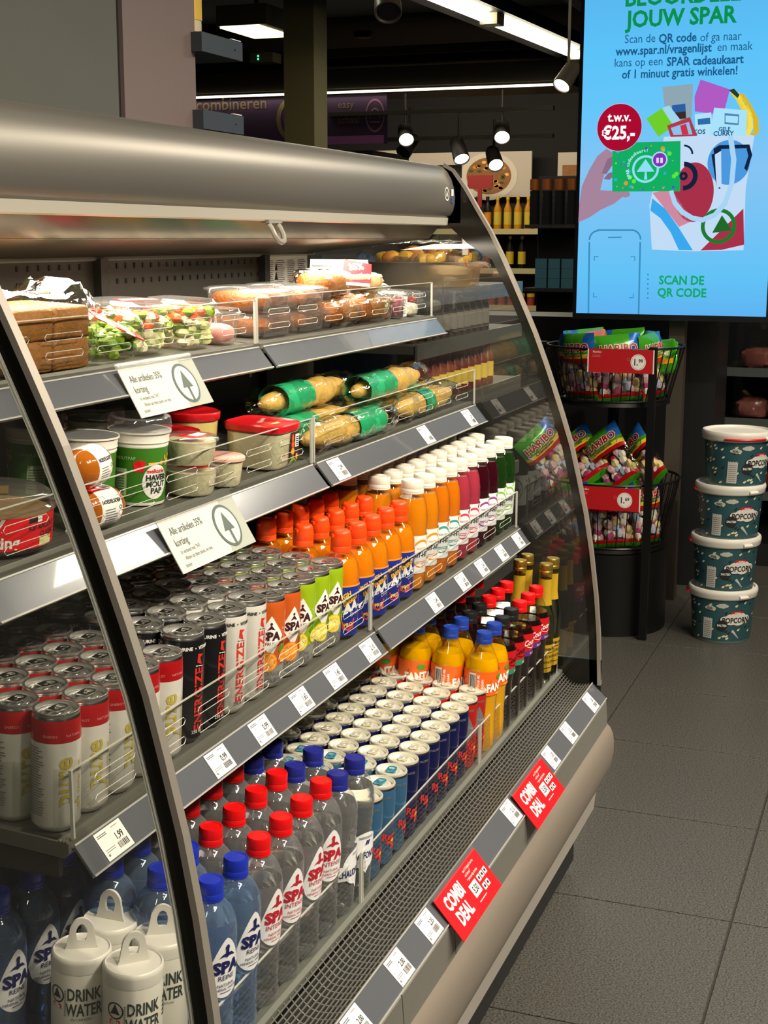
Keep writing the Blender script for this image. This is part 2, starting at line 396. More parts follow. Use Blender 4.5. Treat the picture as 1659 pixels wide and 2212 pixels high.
# base: deck, fence flange, grille, rail, fascia, bumper, kick plate
MB().extr_x([(.716, .4653), (1.30, .4974), (1.30, .485), (.716, .453)], XL, XR).build('deck', DECK, case)
MB().extr_x([(.697, .468), (.704, .4705), (.716, .4690), (.718, .4655), (.716, .455), (.698, .455)], XL, XR).build('deck_flange', M('grey_green_flange', '#6c6e66', .45, .3), case)
gr = MB(); path = [(.699, .466), (.691, .457), (.682, .448), (.674, .442), (.664, .440), (.650, .441), (.638, .4435), (.628, .446)]
def along(path, d):
    out = []; acc = 0; nxt = 0
    for a, b in zip(path, path[1:]):
        l = math.dist(a, b)
        while nxt <= acc+l: t = (nxt-acc)/l; out.append((a[0]+(b[0]-a[0])*t, a[1]+(b[1]-a[1])*t)); nxt += d
        acc += l
    return out
for (y, z) in along(path, .0066): gr.bar((XL, y, z), (XR, y, z), (0, .00085, 0), (0, 0, .00085))
x = XL+.01
while x < XR-.004:
    for a, b in zip(path, path[1:]): gr.bar((x, *a), (x, *b), (.0009, 0, 0), (0, .0006, .0008))
    x += .0172
gr.build('grille_mesh', M('grey_grille_wire', '#7f7e76', .38, .5), case, kind='stuff')
MB().extr_x([(.70, .44), (.70, .425), (.63, .415), (.63, .42)], XL, XR).build('air_duct', BLACK, case)
def rail(x0, x1, top, bot, name='price_rail', m=RAIL):
    d = Vector((0, bot[0]-top[0], bot[1]-top[1])).normalized(); n = Vector((0, d.z, -d.y)); n = n if n.y < 0 else -n
    t, b = Vector((0, *top)), Vector((0, *bot)); P = lambda v: (v.y, v.z)
    r = MB().extr_x([P(t), P(b), P(b-n*.003), P(t-n*.003)], x0, x1); o = r.build(name, m, case)
    e = MB().extr_x([P(t-d*.0022+n*.0012), P(t+n*.0012), P(t-n*.004), P(t-d*.0022-n*.004)], x0, x1)
    e.extr_x([P(b+n*.0016), P(b+d*.0022+n*.0016), P(b+d*.0022-n*.003), P(b-n*.003)], x0, x1); e.build('rail_edge', RAILE, o)
    return o
RT = {'1': ((.997, 1.245), (.973, 1.2155)), '2': ((.904, 1.058), (.877, 1.025)), '3': ((.797, .788), (.775, .759)), 'B': ((.628, .446), (.597, .415))}
SZ = {'B': (.466, .737), '3': (.796, .84), '2': (1.066, .92), '1': (1.252, 1.01)}
def sz(s, y): z0, y0 = SZ[s]; return z0+.055*(y-y0)
XM = 2.083
for s in '123':
    yf = RT[s][0][0]
    for x0, x1 in ((XL+.012, XM-.004), (XM+.004, XR-.014)):
        q = MB().extr_x([(yf+.004, sz(s, yf)-.001), (1.29, sz(s, 1.29)), (1.29, sz(s, 1.29)-.014), (yf+.01, sz(s, yf)-.018), (yf+.004, sz(s, yf)-.012)], x0, x1)
        for k in range(3): q.extr_x([(yf+.006+k*.004, sz(s, yf+.006+k*.004)-.001), (yf+.0075+k*.004, sz(s, yf)+.0022), (yf+.009+k*.004, sz(s, yf)-.001)], x0, x1)
        q.build('shelf', SHELF, case)
    rail(XL+.018, XM-.008, *RT[s]); rail(XM+.008, XR-.018, *RT[s])
    for x in (XL+.02, XM, XR-.02): MB().box(x-.004, x+.004, yf+.02, 1.29, sz(s, 1.1)-.06, sz(s, 1.1)-.014).build('shelf_bracket', DGREY, case)
rail(XL, XR, *RT['B'])
for x0, x1 in ((XL, 1.655), (1.658, 1.885), (1.888, 2.305), (2.308, XR)):
    MB().extr_x([(.602, .4125), (.596, .408), (.592, .354), (.64, .354), (.64, .4125)], x0, x1).build('fascia_panel', GREYP, case)
BUM = [(.64, .354), (.594, .354), (.586, .346), (.580, .333), (.577, .315), (.577, .290), (.580, .268), (.586, .246), (.594, .229), (.604, .222), (.64, .222)]
MB().extr_x(BUM, XL-.01, XR+.006, smooth=True).build('bumper', SILV2, case)
MB().extr_x([(.610, .222), (.617, .150), (.626, .150), (.626, .222)], XL, XR).build('kick_plate', KICK, case)
for x in (1.35, 2.08, 2.8): MB().lathe([(.02, 0), (.02, .03), (.012, .03), (.012, .15)], 10, c=(x, .80, 0)).build('foot', BLACK, case)
# clear front fences on every level
def fence(x0, x1, y, z0, z1, slots, post=True, tilt=0.0):
    """upright acrylic strip with two rows of long slots: built of the bands left between the slots"""
    o = MB(); h = z1-z0
    if not slots: o.add([(x0, y, z0), (x1, y, z0), (x1, y, z1), (x0, y, z1)], [(0, 1, 2, 3)])
    else:
        r1, r2, sh = z0+h*.28, z0+h*.60, h*.12; us = []; k = x0+.045
        while k+.085 < x1-.02: us.append((k, k+.085)); k += .118
        for a, b in ((z0, r1), (r1+sh, r2), (r2+sh, z1)): o.add([(x0, y, a), (x1, y, a), (x1, y, b), (x0, y, b)], [(0, 1, 2, 3)])
        for a in (r1, r2):
            c = x0
            for u0, u1 in us+[(x1, x1)]: o.add([(c, y, a), (u0, y, a), (u0, y, a+sh), (c, y, a+sh)], [(0, 1, 2, 3)]); c = u1
    p = o.build('acrylic_fence', ACR, case)
    e = MB(); t = .0009
    e.box(x0, x1, y-.0013, y+.0013, z1-t, z1+.0002)
    for x in ((x0, x1) if post else ()): e.box(x-.0016, x+.0016, y-.0018, y+.0018, z0, z1)
    if slots:
        for a in (r1, r2):
            for u0, u1 in us:
                e.tube([(u0+.004, y, a), (u1-.004, y, a), (u1, y, a+.004), (u1, y, a+sh-.004), (u1-.004, y, a+sh), (u0+.004, y, a+sh), (u0, y, a+sh-.004), (u0, y, a+.004)], .00055, 4, closed=True, smooth=False)
    e.build('cut_edge', ACRE, p)
fence(1.20, 2.070, .990+.012, 1.252, 1.322, True); fence(2.077, 2.955, 1.002, 1.252, 1.325, True)
fence(1.20, 2.070, .905, 1.062, 1.135, True); fence(2.080, 2.965, .905, 1.062, 1.138, True)
fence(1.195, 2.060, .800, .796, .872, True); fence(2.066, 2.950, .800, .796, .876, True)
fence(1.20, 1.776, .704, .469, .549, False); fence(1.782, 2.368, .704, .469, .545, False); fence(2.376, 2.96, .704, .469, .543, False)
MB().box(1.196, 1.199, .80, 1.2, .80, .87).build('side_fence', ACR, case)
pr = Pr().rect(0, -.06, .23, 0, PAPER)
for k in range(4):
    pr.lines(.012+k*.055, .055+k*.055, -.055, -.006, 12, GINK, rnd=random.Random(k))
pr.poly([(.055, -.05), (.064, -.03), (.073, -.05)], INK, 3).poly([(.057, -.03), (.064, -.012), (.071, -.03)], INK, 3).rect(.01, -.045, .035, -.04, INK, 3)
tag(pr.build('notice_sheet', on_plane((2.724, 1.2975, 1.381), (1, 0, 0), (0, 0, 1)), None), 'printed paper notice sheet fixed high on the back panel of the case', 'notice')
# ================================================================ cans
TABM = M('tab_aluminium', (.72, .71, .68), .25, 1.)
TABB = M('pale_blue_tab', '#4fa3c4', .3, .6)
LIDM = M('shaded_can_lid', (.74, .73, .69), .24, .92)  # same lid metal for the lowest shelf, kept darker for the shade there
def lid_parts(root, rl, h, tabm=TABM, lm=LIDM):
    l = MB().lathe([(rl+.0006, h-.0045), (rl+.0012, h-.0022), (rl+.0004, h-.0003), (rl-.0008, h), (rl-.0021, h-.0006), (rl-.0030, h-.0052), (rl-.0042, h-.0060), (rl-.0054, h-.0050), (rl-.0066, h-.0046), (rl*.55, h-.0046), (rl*.54, h-.0050), (0, h-.0050)], 28)
    # pressed opening outline and bead around it
    for ra, rb, cx, hh in ((.0105, .0085, -.0072, -.0040), (.0165, .0140, 0, -.0043)):
        if ra < rl-.006: l.tube([(cx+ra*math.cos(2*PI*k/20), rb*math.sin(2*PI*k/20), h+hh-.0006) for k in range(20)], .0006, 4, closed=True)
    l.build('lid', lm, root)
    t = MB()
    out = [(-.0075, -.0058), (-.0045, -.0074), (.006, -.0078), (.0125, -.0066), (.0148, -.003), (.0148, .003), (.0125, .0066), (.006, .0078), (-.0045, .0074), (-.0075, .0058)]
    inn = [(.0035, -.0036), (.0050, -.0048), (.0075, -.0050), (.0105, -.0046), (.0118, -.002), (.0118, .002), (.0105, .0046), (.0075, .0050), (.0050, .0048), (.0035, .0036)]
    n = 10; zt, zb = h-.0012, h-.0026
    vs = [(x, y, zt) for x, y in out]+[(x, y, zt) for x, y in inn]+[(x, y, zb) for x, y in out]+[(x, y, zb) for x, y in inn]
    fs = []
    for i in range(n):
        j = (i+1) % n
        fs += [(i, j, n+j, n+i), (2*n+i, 3*n+i, 3*n+j, 2*n+j), (i, 2*n+i, 2*n+j, j), (n+i, n+j, 3*n+j, 3*n+i)]
    t.add(vs, fs); t.lathe([(.0028, h-.005), (.0028, h-.0006), (.0018, h), (0, h)], 10, c=(0, 0, 0)); t.box(-.007, .0036, -.0036, .0036, h-.0026, h-.0014)
    t.build('pull_tab', tabm, root)
def can_body(root, r, h, bands, rl, bot=None):
    """bands: list of (z_top, material) from the bottom of the wall upwards"""
    mats = [ALU]+[m for _, m in bands]; prof = [(0, .003), (r*.62, .003), (r*.72, 0), (r*.80, .001)]; mi = [0, 0, 0]
    prof.append((r, .009)); mi.append(1); z = .009
    zn = h-.020
    for i, (zt, m) in enumerate(bands):
        zt2 = min(zt, zn)
        if zt2 > z: prof.append((r, zt2)); mi.append(i+1); z = zt2
    last = len(bands)
    prof += [(r-.0003, zn+.003), (rl+.0016, h-.0075), (rl+.0004, h-.0048)]; mi += [last, last, 0]
    # a band that ends inside the neck stays on the last wall material
    return MB().lathe(prof, 28, mi).build('body', mats, root)
def can_proto(name, label, r, h, rl, bands, prints, tabm=TABM, lm=LIDM):
    t = thing(name, label, 'can'); can_body(t, r, h, bands, rl); lid_parts(t, rl, h, tabm, lm)
    if prints:
        p = Pr(.005); prints(p); p.build('printed_text', on_round(r), t)
    return t
CW = M('can_white_lacquer', '#dcd9cf', .3, .25, coat=.3)
CRED = M('can_red_collar', '#b3161c', .3, .3, coat=.3)
GOLD = M('olive_gold_print', '#a99a3e', .4)
def p_pure(p):
    R2 = random.Random(5)
    p.text('pure', -.006, .058, .030, GOLD, rot=PI/2, bold=.02).text('100% alcohol free', .008, .05, .008, GOLD, rot=PI/2, bold=.01)
    p.lines(-.062, -.036, .02, .098, 26, GINK, h=.4, rnd=R2); p.text('NATURAL', -.004, .1085, .0042, M('faint_red_print', '#d8868a', .5)).text('ENERGY', -.03, .1085, .0042, M('faint_red_print'))
    p.text('pure', .075, .058, .030, GOLD, rot=PI/2, bold=.02)
pure = can_proto('drink_can', 'x', .0265, .134, .0243, [(.102, CW), (.134, CRED)], p_pure)
CBLK = M('can_black_lacquer', (.010, .010, .012), .28, .3, coat=.3)
ENR = M('energy_red_print', '#c62a20', .45)
def p_energize(dark):
    def f(p):
        R2 = random.Random(8); ink = WHITE if dark else INK
        for u in (-.075, -.01, .055): p.text('TAURINE  •  VITAMINS', u, .1235, .0062, ink, bold=.03, sx=.95)
        for u in (-.004, .086):
            p.text('ENERGIZE', u+.006, .058, .0185, ENR, rot=PI/2, bold=.03); p.poly([(u-.004, .107), (u+.004, .103), (u+.001, .113), (u+.007, .116), (u-.003, .118)], ENR, 2).poly([(u-.006, .102), (u+.006, .1005), (u+.006, .1015), (u-.006, .103)], ink, 2)
        g = M('pale_grey_ink', '#6f6f6f', .6) if dark else GINK
        p.lines(-.062, -.044, .012, .112, 34, g, h=.42, rnd=R2); p.lines(.028, .046, .012, .112, 34, g, h=.42, rnd=R2); p.text('250 ml', -.006, .014, .006, ink)
    return f
enb = can_proto('drink_can', 'x', .0287, .143, .0262, [(.143, CBLK)], p_energize(True))
enw = can_proto('drink_can', 'x', .0287, .143, .0262, [(.143, CW)], p_energize(False))
SPAO = M('can_orange_lacquer', '#dd6526', .3, .35, coat=.3)
SPAG = M('can_lime_lacquer', '#a6c81e', .3, .35, coat=.3)
SPAS = M('can_silver_foot', '#c4c3bd', .3, .55)
SPINK = M('maroon_print', '#3c1016', .5)
ORA = M('orange_print', '#ee8a1f', .5); ORA2 = M('light_orange_print', '#f6b64e', .5); LEM = M('lemon_print', '#f0d32a', .5); LEAF = M('leaf_green_print', '#4d8f1e', .5); LEM2 = M('pale_lemon_print', '#f7ec8e', .5)
def slice_(p, u, v, r, a, b, layer=3):
    p.ell(u, v, r, r, a, layer); p.ell(u, v, r*.86, r*.86, b, layer+1)
    for k in range(8):
        t = 2*PI*k/8; d = .16
        p.poly([(u+r*.1*math.cos(t), v+r*.1*math.sin(t)), (u+r*.78*math.cos(t-.3), v+r*.78*math.sin(t-.3)), (u+r*.78*math.cos(t+.3), v+r*.78*math.sin(t+.3))], a, layer+2)
def p_spa(orange):
    def f(p):
        A, B = (ORA, ORA2) if orange else (LEM, LEM2)
        for u in (-.012, .071):
            p.diamond(u, .077, .0195, .030, WHITE, 2)
            p.text('SPA', u, .072, .0165, SPINK, 4, bold=.05, sx=1.0).text('FRUIT', u, .0645, .0062, SPINK, 4)
            p.poly([(u-.006, .0865), (u+.006, .0865), (u+.0025, .0905), (u, .094), (u-.0025, .0905)], SPINK, 4).ell(u, .0955, .0018, .002, SPINK, 4)
            p.poly([(u-.022, .060), (u-.004, .050), (u-.020, .037)], LEAF, 3).poly([(u+.012, .056), (u+.024, .066), (u+.024, .042)], LEAF, 3)
            slice_(p, u-.004, .040, .0145, A, B, 4); slice_(p, u+.024, .046, .010, A, B, 3)
            t = ('ORANGE', 'SANGUINE') if orange else ('LEMON', 'CACTUS')
            p.text(t[0], u, .0195, .0085, GINK, 2, bold=.01).text(t[1], u, .0105, .0085, GINK, 2, bold=.01)
        rr = random.Random(2)
        for k in range(14):
            u, v = rr.uniform(-.04, .04), rr.uniform(.055, .108); p.ring(u, v, .0009, .0013, WHITE, 2, 10)
    return f
spo = can_proto('drink_can', 'x', .0265, .134, .0243, [(.034, SPAS), (.134, SPAO)], p_spa(True))
spg = can_proto('drink_can', 'x', .0265, .134, .0243, [(.034, SPAS), (.134, SPAG)], p_spa(False))
NAVY = M('can_navy_lacquer', '#141b52', .26, .45, coat=.3)
RBR = M('can_red_lacquer', '#c5231c', .28, .4, coat=.3)
RBL = M('can_steel_blue_lacquer', '#3d6f96', .28, .5, coat=.3)
RBS = M('can_silver_panel', '#a7a9ad', .25, .7)
RBT = M('red_bull_print', '#dc2a2c', .45); YEL = M('yellow_print', '#f3b71c', .45)
def p_rb(alt):
    def f(p):
        for u in (-.0415, .0415):
            p.poly([(u-.0005, .110), (u+.016, .062), (u-.003, .062)], RBS, 1) if alt else None
        for u in (-.002, .081, -.085):
            p.text('Red', u-.006, .046, .0165, RBT, 3, bold=.03).text('Bull', u+.010, .0295, .0165, RBT, 3, bold=.03)
            p.ell(u+.004, .0415, .0052, .0052, YEL, 2)
            for s in (-1, 1): p.poly([(u+.004+s*.003, .0395), (u+.004+s*.012, .0385), (u+.004+s*.017, .042), (u+.004+s*.013, .0445), (u+.004+s*.006, .0435)], RBT, 3)
        for u in (-.06, -.02, .02, .06): p.text('VITALIZES', u, .1145, .0052, RBS, 2, bold=.02)
        p.lines(.026, .036, .085, .098, 4, RBS, h=.3).lines(-.05, -.036, .07, .098, 8, RBS, h=.3)
        if alt: p.diamond(-.02, .078, .016, .03, RBS, 1)
    return f
rbn = can_proto('drink_can', 'x', .0265, .134, .0243, [(.134, NAVY)], p_rb(False), ALU2, ALU2)
rbr = can_proto('drink_can', 'x', .0265, .134, .0243, [(.134, RBR)], p_rb(True), ALU2, ALU2)
rbl = can_proto('drink_can', 'x', .0265, .134, .0243, [(.134, RBL)], p_rb(False), TABB, ALU2)
# placing: rows run away from the shopper, columns run along the shelf
RC = random.Random(11)
def place(proto, s, x, y, label, group, rz=None, lift=0.):
    return inst(proto, label, (x, y, sz(s, y)+.0006+lift), RC.uniform(-.5, .5) if rz is None else rz, group, rx=TL)
for r in range(5):
    for i in range(5):
        place(pure, '3', 1.2195+.0562*i+.003*r, .838+.0533*r, f'white can with red collar in the {ROW[r]}, {ORD[i]} from the near end glass', 'white and red cans on the lowest shelf', rz=RC.uniform(-.5, .4))
for r in range(5):
    for i in range(2):
        place(enb, '3', 1.5065+.0596*i+.003*r, .8435+.0585*r, f'black energy can with red upright lettering, {ROW[r]}, {"beside the white red-collared cans" if i == 0 else "beside the plain white cans"}', 'black energy cans on the lowest shelf', rz=RC.uniform(-.15, .15))
        place(enw, '3', 1.6262+.0596*i+.003*r, .8435+.0585*r, f'plain white energy can with red upright lettering, {ROW[r]}, {"beside the black cans" if i == 0 else "beside the orange fruit cans"}', 'white energy cans on the lowest shelf', rz=RC.uniform(-.15, .15))
for r in range(6):
    for i in range(5):
        o = i < 2; a = ['beside the white energy cans', 'beside the lime cans', 'beside the orange cans', 'in the middle lime column', 'beside the sports bottles'][i]
        place(spo if o else spg, '3', 1.7465+.0538*i+.004*r, .840+.0535*r, f'{"orange" if o else "lime green"} fruit drink can with white diamond, {ROW[r]}, {a}', ('orange' if o else 'lime')+' fruit cans on the lowest shelf', rz=RC.uniform(-.75, .15))
for r in range(6):
    for i in range(11):
        p_, c_, n_ = (rbr, 'red', i) if i < 2 and not (i == 1 and r > 2) else (rbn, 'navy blue', i-2) if i < 8 else (rbl, 'steel blue', i-8)
        nb = {'red': 'the orange soda bottles', 'navy blue': 'the red cans', 'steel blue': 'the navy cans'}[c_]
        k_ = 'next to' if n_ <= 0 else f'{ORD[n_]} column from'
        lab = f'{c_} energy can with bright lid, {ROW[r]}, {k_} {nb}' if not (i == 1 and c_ == 'navy blue') else f'navy blue energy can with bright lid, {ROW[r]}, between two red cans'
        if i == 1 and r > 2: lab = f'navy blue energy can with bright lid, {ROW[r]}, directly behind a red column'
        place(p_, 'B', 2.407-.0541*i+.004*r, .737+.0535*r, lab, c_+' energy cans on the base deck', rz=RC.uniform(-.2, .2))
# ================================================================ bottles
WATER = M('still_water', (.985, .99, .99), .0, trans=1., ior=1.33)
WATERB = M('blue_tinted_water', (.66, .83, .98), .0, trans=1., ior=1.33)
PETB = thin('blue_bottle_plastic', (.62, .78, .97), .075, .03, haze=.10, hcol=(.45, .65, 1.))  # blue plastic, with the same brightening haze painted in
CAPR = M('red_screw_cap', '#d40d10', .35, sss=.05); CAPB = M('royal_blue_screw_cap', '#1b2fa8', .35); CAPN = M('navy_screw_cap', '#20267f', .35)
CAPO = M('orange_sport_cap', '#f2480c', .4, sss=.05); CAPW = M('cream_screw_cap', '#dcd6c6', .45); CAPK = M('black_screw_cap', (.012, .012, .013), .3); CAPS = M('blue_soda_cap', '#1d3c9a', .35)
GOLDM = M('gold_crown_cap', '#c9a545', .3, .9)
LAB = M('white_bottle_label', '#dedfe0', .4, coat=.2)
SPB = M('spa_navy_print', '#161a55', .5); SPR = M('spa_red_print', '#b3162a', .5)
def cap(root, r, z, h, m, ridged=True, n=36):
    mb = MB()
    if ridged:
        vs = []; 
        for zz, k in ((z, 1), (z+h*.24, 1), (z+h*.28, .97), (z+h*.32, 1.0), (z+h*.90, 1.0), (z+h, .93)):
            for i in range(n): a = 2*PI*i/n; q = r*k*(1 if i % 2 or zz < z+h*.3 or zz > z+h*.92 else .965); vs.append((q*math.cos(a), q*math.sin(a), zz))
        fs = []
        for j in range(5):
            for i in range(n): fs.append((j*n+i, j*n+(i+1) % n, (j+1)*n+(i+1) % n, (j+1)*n+i))
        mb.add(vs, fs, 0, True); top = [(r*.93, z+h), (r*.80, z+h-.0004), (r*.78, z+h-.0010), (0, z+h-.0010)]
        mb.lathe(top, 24)
    mb.lathe([(r*1.03, z-.003), (r*1.03, z-.0006), (r*.9, z-.0004)], 24)
    return mb.build('cap', m, root)
def bottle(name, cat, prof, n, shellm, liqm, fill, inset=.0009, neck=None):
    """prof: list of (r,z); the liquid follows the shell up to the fill height"""
    t = thing(name, 'x', cat); MB().lathe([(0, .004)]+prof, n).build('bottle_wall', shellm, t)
    lp = [(0, .0050)]; pz = [(r, z) for r, z in prof]
    for (r0, z0), (r1, z1) in zip(pz, pz[1:]):
        if z0 <= fill: lp.append((max(r0-inset, .001), max(z0, .005)))
        if z0 < fill < z1: k = (fill-z0)/(z1-z0); lp.append((r0+(r1-r0)*k-inset, fill)); break
    lp.append((0, fill)); MB().lathe(lp, n).build('drink', liqm, t)
    return t
def radius(prof):
    def f(v):
        for (r0, z0), (r1, z1) in zip(prof, prof[1:]):
            if z0 <= v <= z1 and z1 > z0: return r0+(r1-r0)*(v-z0)/(z1-z0)
        return prof[-1][0]
    return f
def ribs(prof, z0, z1, n, d):
    out = []; R = radius(prof)
    for k in range(n*2+1): z = z0+(z1-z0)*k/(n*2); out.append((R(z)-(d if k % 2 else 0), z))
    return [p for p in prof if p[1] < z0]+out+[p for p in prof if p[1] > z1]
# mineral water, three kinds
P1 = [(.018, .003), (.026, .0), (.030, .005), (.0325, .016), (.0320, .030), (.0305, .040), (.0322, .052), (.0300, .062), (.0312, .075), (.0318, .105), (.0322, .125), (.0325, .150), (.0322, .166), (.030, .178), (.0245, .190), (.0180, .1975), (.0140, .2015), (.0132, .208)]
P1 = ribs(P1, .018, .082, 5, .0013)
def drop(p, u, v0, v1, ru, m, layer=1):
    h = v1-v0
    p.strips(u-ru, u+ru, lambda x: v0+h*.36*(1-math.sqrt(max(0, 1-((x-u)/ru)**2))), lambda x: v0+h*(.36+.64*(1-abs((x-u)/ru)**1.5)**.85) if abs(x-u) < ru else v0+h*.36, m, layer, 14)
def spa_water(m, capm, ink, sub, shell, liq, fill):
    t = bottle('water_bottle', 'bottle', P1, 28, shell, liq, fill); cap(t, .0152, .205, .020, capm)
    p = Pr(.004); drop(p, 0, .088, .164, .0255, LAB)
    p.text('SPA', 0, .1205, .0205, ink, 3, bold=.045, sx=1.1).text(sub, 0, .1115, .0088, ink, 3, bold=.0)
    p.poly([(-.011, .1405), (-.004, .142), (.0, .140), (.004, .142), (.012, .1395), (.006, .1455), (.002, .1455), (.002, .150), (-.002, .150), (-.002, .1455), (-.006, .1445)], ink, 3).ell(0, .1525, .0026, .0032, ink, 3)
    p.text('NATURAL', 0, .1030, .0056, ink, 3).text('MINERAL WATER', 0, .0980, .0048, ink, 3); p.rect(-.008, .0948, .008, .0955, ink, 3)
    p.build('label', on_round(radius(P1), .0004), t); return t
spab = spa_water(LAB, CAPB, SPB, 'REINE', PETB, WATERB, .178)
spar = spa_water(LAB, CAPR, SPR, 'INTENSE', PETW, WATER, .168)
P2 = ribs([(.018, .003), (.026, .0), (.030, .006), (.0325, .016), (.0325, .040), (.0300, .070), (.0295, .090), (.0318, .125), (.0325, .150), (.0310, .165), (.0245, .180), (.0175, .188), (.0140, .191), (.0132, .196)], .058, .160, 9, .0011)
def chaud():
    t = bottle('water_bottle', 'bottle', P2, 28, PETW, WATER, .172); cap(t, .0155, .192, .020, CAPN)
    p = Pr(.004); p.ell(0, .078, .031, .028, LAB, 2, 16); p.rect(-.04, .060, .04, .082, LAB, 3)
    p.text('CHAUDFONTAINE', 0, .0655, .0145, SPB, 4, sx=.62, bold=.03)
    p.poly([(-.003, .087), (.0, .087), (.003, .094), (0, .094)], SPB, 4).poly([(.001, .087), (.004, .087), (.007, .094), (.004, .094)], SPB, 4).lines(-.014, .014, .097, .101, 2, GINK, 4)
    p.poly([(-.012, .058), (.012, .058), (0, .042)], LAB, 3)
    p.build('label', on_round(lambda v: .0324, .0003), t); return t
cha = chaud()
RB2 = random.Random(21)
def putb(proto, s, x, y, label, group, rz=0., h=0):
    return inst(proto, label, (x, y, sz(s, y)+.0008), rz+RB2.uniform(-.14, .14), group, rx=TL)
for r in range(3):
    for i in range(2):
        putb(spab, 'B', 1.3565+.0645*i, .736+.0665*r, f'blue capped water bottle in the {ROW[r]}, {"beside the near end glass" if i == 0 else "beside the red capped bottles"}', 'blue water bottles on the base deck', -.30)
for k, (x, y) in enumerate([(1.225, .935), (1.291, .935), (1.357, .936), (1.423, .936), (1.225, 1.0), (1.291, 1.001), (1.357, 1.002)]):
    putb(spab, 'B', x, y, f'blue capped water bottle behind the white cartons, {ORD[k % 4]} from the near glass, {"front" if k < 4 else "back"} line', 'blue water bottles on the base deck', -.30)
for r in range(4):
    for i in range(4):
        putb(spar, 'B', 1.4855+.0652*i-.002*r, .7365+.0655*r, f'clear water bottle with red cap, {ROW[r]}, {ORD[i]} from the blue capped bottles', 'red capped water bottles on the base deck', -.42 if i % 2 else -.1)
for r in range(4):
    for i in range(2):
        putb(cha, 'B', 1.7445+.0656*i, .7375+.0655*r, f'ribbed water bottle with navy cap, {ROW[r]}, {"beside the red capped bottles" if i == 0 else "beside the steel blue cans"}', 'navy capped water bottles on the base deck', -.3 if i else .1)
# white drinking-water cartons with a loop handle
CART = M('white_carton', '#d9d6cb', .42, coat=.15); CARTC = M('white_loop_cap', '#d5d2c9', .35, sss=.1)
def carton():
    t = thing('water_carton', 'x', 'carton')
    MB().lathe([(0, .002), (.030, .002), (.0315, 0), (.0335, .004), (.0335, .152), (.0328, .1545)], 32).build('body', CART, t)
    c = MB().lathe([(.0338, .1485), (.0340, .160), (.0332, .1640), (.0312, .1655), (.030, .1640), (.0, .1640)], 32)
    n = 18; o = []; ii = []
    for k in range(n+1):
        a = PI*k/n; o.append((.0155*math.cos(a)*(1 if 0 < k < n else 1.25), .016+.022*math.sin(a)**.8 if 0 < k < n else 0.)); ii.append((.0068*math.cos(a), .0175+.0135*math.sin(a) if 0 < k < n else .0165))
    ii = [(.0068*math.cos(2*PI*k/24), .0185+.0115*math.sin(2*PI*k/24)) for k in range(25)]
    vs = []; fs = []
    out = [(.0195, -.002)]+[(.0175-.0035*min(1, k/4), .0045*k) for k in range(1, 5)]+[(.0135*math.cos(PI*k/12), .0205+.0165*math.sin(PI*k/12)) for k in range(0, 13)]+[(-.0175+.0035*min(1, k/4), .0045*k) for k in range(4, 0, -1)]+[(-.0195, -.002)]
    def ang(p): return math.atan2(p[1]-.0185, p[0])
    # ring of quads between outer outline and the hole
    m = len(out)
    hole = [(.0062*math.cos(ang(p)), .0185+.0112*math.sin(ang(p))) for p in out]
    for s in (-.0018, .0018): vs += [(x, s, .164+z) for x, z in out]+[(x, s, .164+z) for x, z in hole]
    for i in range(m):
        j = (i+1) % m
        fs += [(i, j, m+j, m+i), (2*m+i, 3*m+i, 3*m+j, 2*m+j), (i, 2*m+i, 2*m+j, j), (m+i, m+j, 3*m+j, 3*m+i)]
    c.add(vs, fs); c.build('loop_cap', CARTC, t)
    p = Pr(.004)
    for u in (0, .105):
        p.text('DRINK', u+.003, .118, .0205, M('dark_green_print', '#2c3a34', .5), 2, bold=.02, sx=.62).text('WATER', u+.003, .0995, .0205, M('dark_green_print'), 2, bold=.02, sx=.585).text('IN CARTON', u, .0935, .0042, GINK, 2)
        p.ring(u-.030, .122, .0085, .0102, INK, 2).poly([(u-.036, .1175), (u-.024, .1175), (u-.030, .130)], INK, 2).poly([(u-.037, .105), (u-.0235, .105), (u-.0235, .1108), (u-.037, .1108)], M('red_print'), 2).text('SPAR', u-.030, .1062, .0048, WHITE, 3, bold=.03)
        p.lines(u-.0195, u-.0175, .098, .13, 14, GINK, 2, h=.6)
    p.bars(.046, .060, .100, .132, 16, INK); p.lines(.032, .043, .104, .13, 5, INK, 2, h=.55); p.lines(-.074, -.06, .10, .13, 6, GINK, 2)
    p.build('printed_text', on_round(.0335), t); return t
car = carton()
for x, y, rz, l in [(1.2515, .842, -1.0, 'white water carton with loop cap standing behind, beside the near end glass'), (1.3225, .848, -1.5, 'white water carton with loop cap, rearmost in front of the blue bottles'), (1.2505, .775, -.75, 'white water carton with loop cap standing foremost, its DRINK WATER lettering in full view'), (1.3185, .7775, -.95, 'white water carton with loop cap partly behind the near glass border')]:
    inst(car, l, (x, y, sz('B', y)+.001), rz, 'white water cartons', rx=TL)
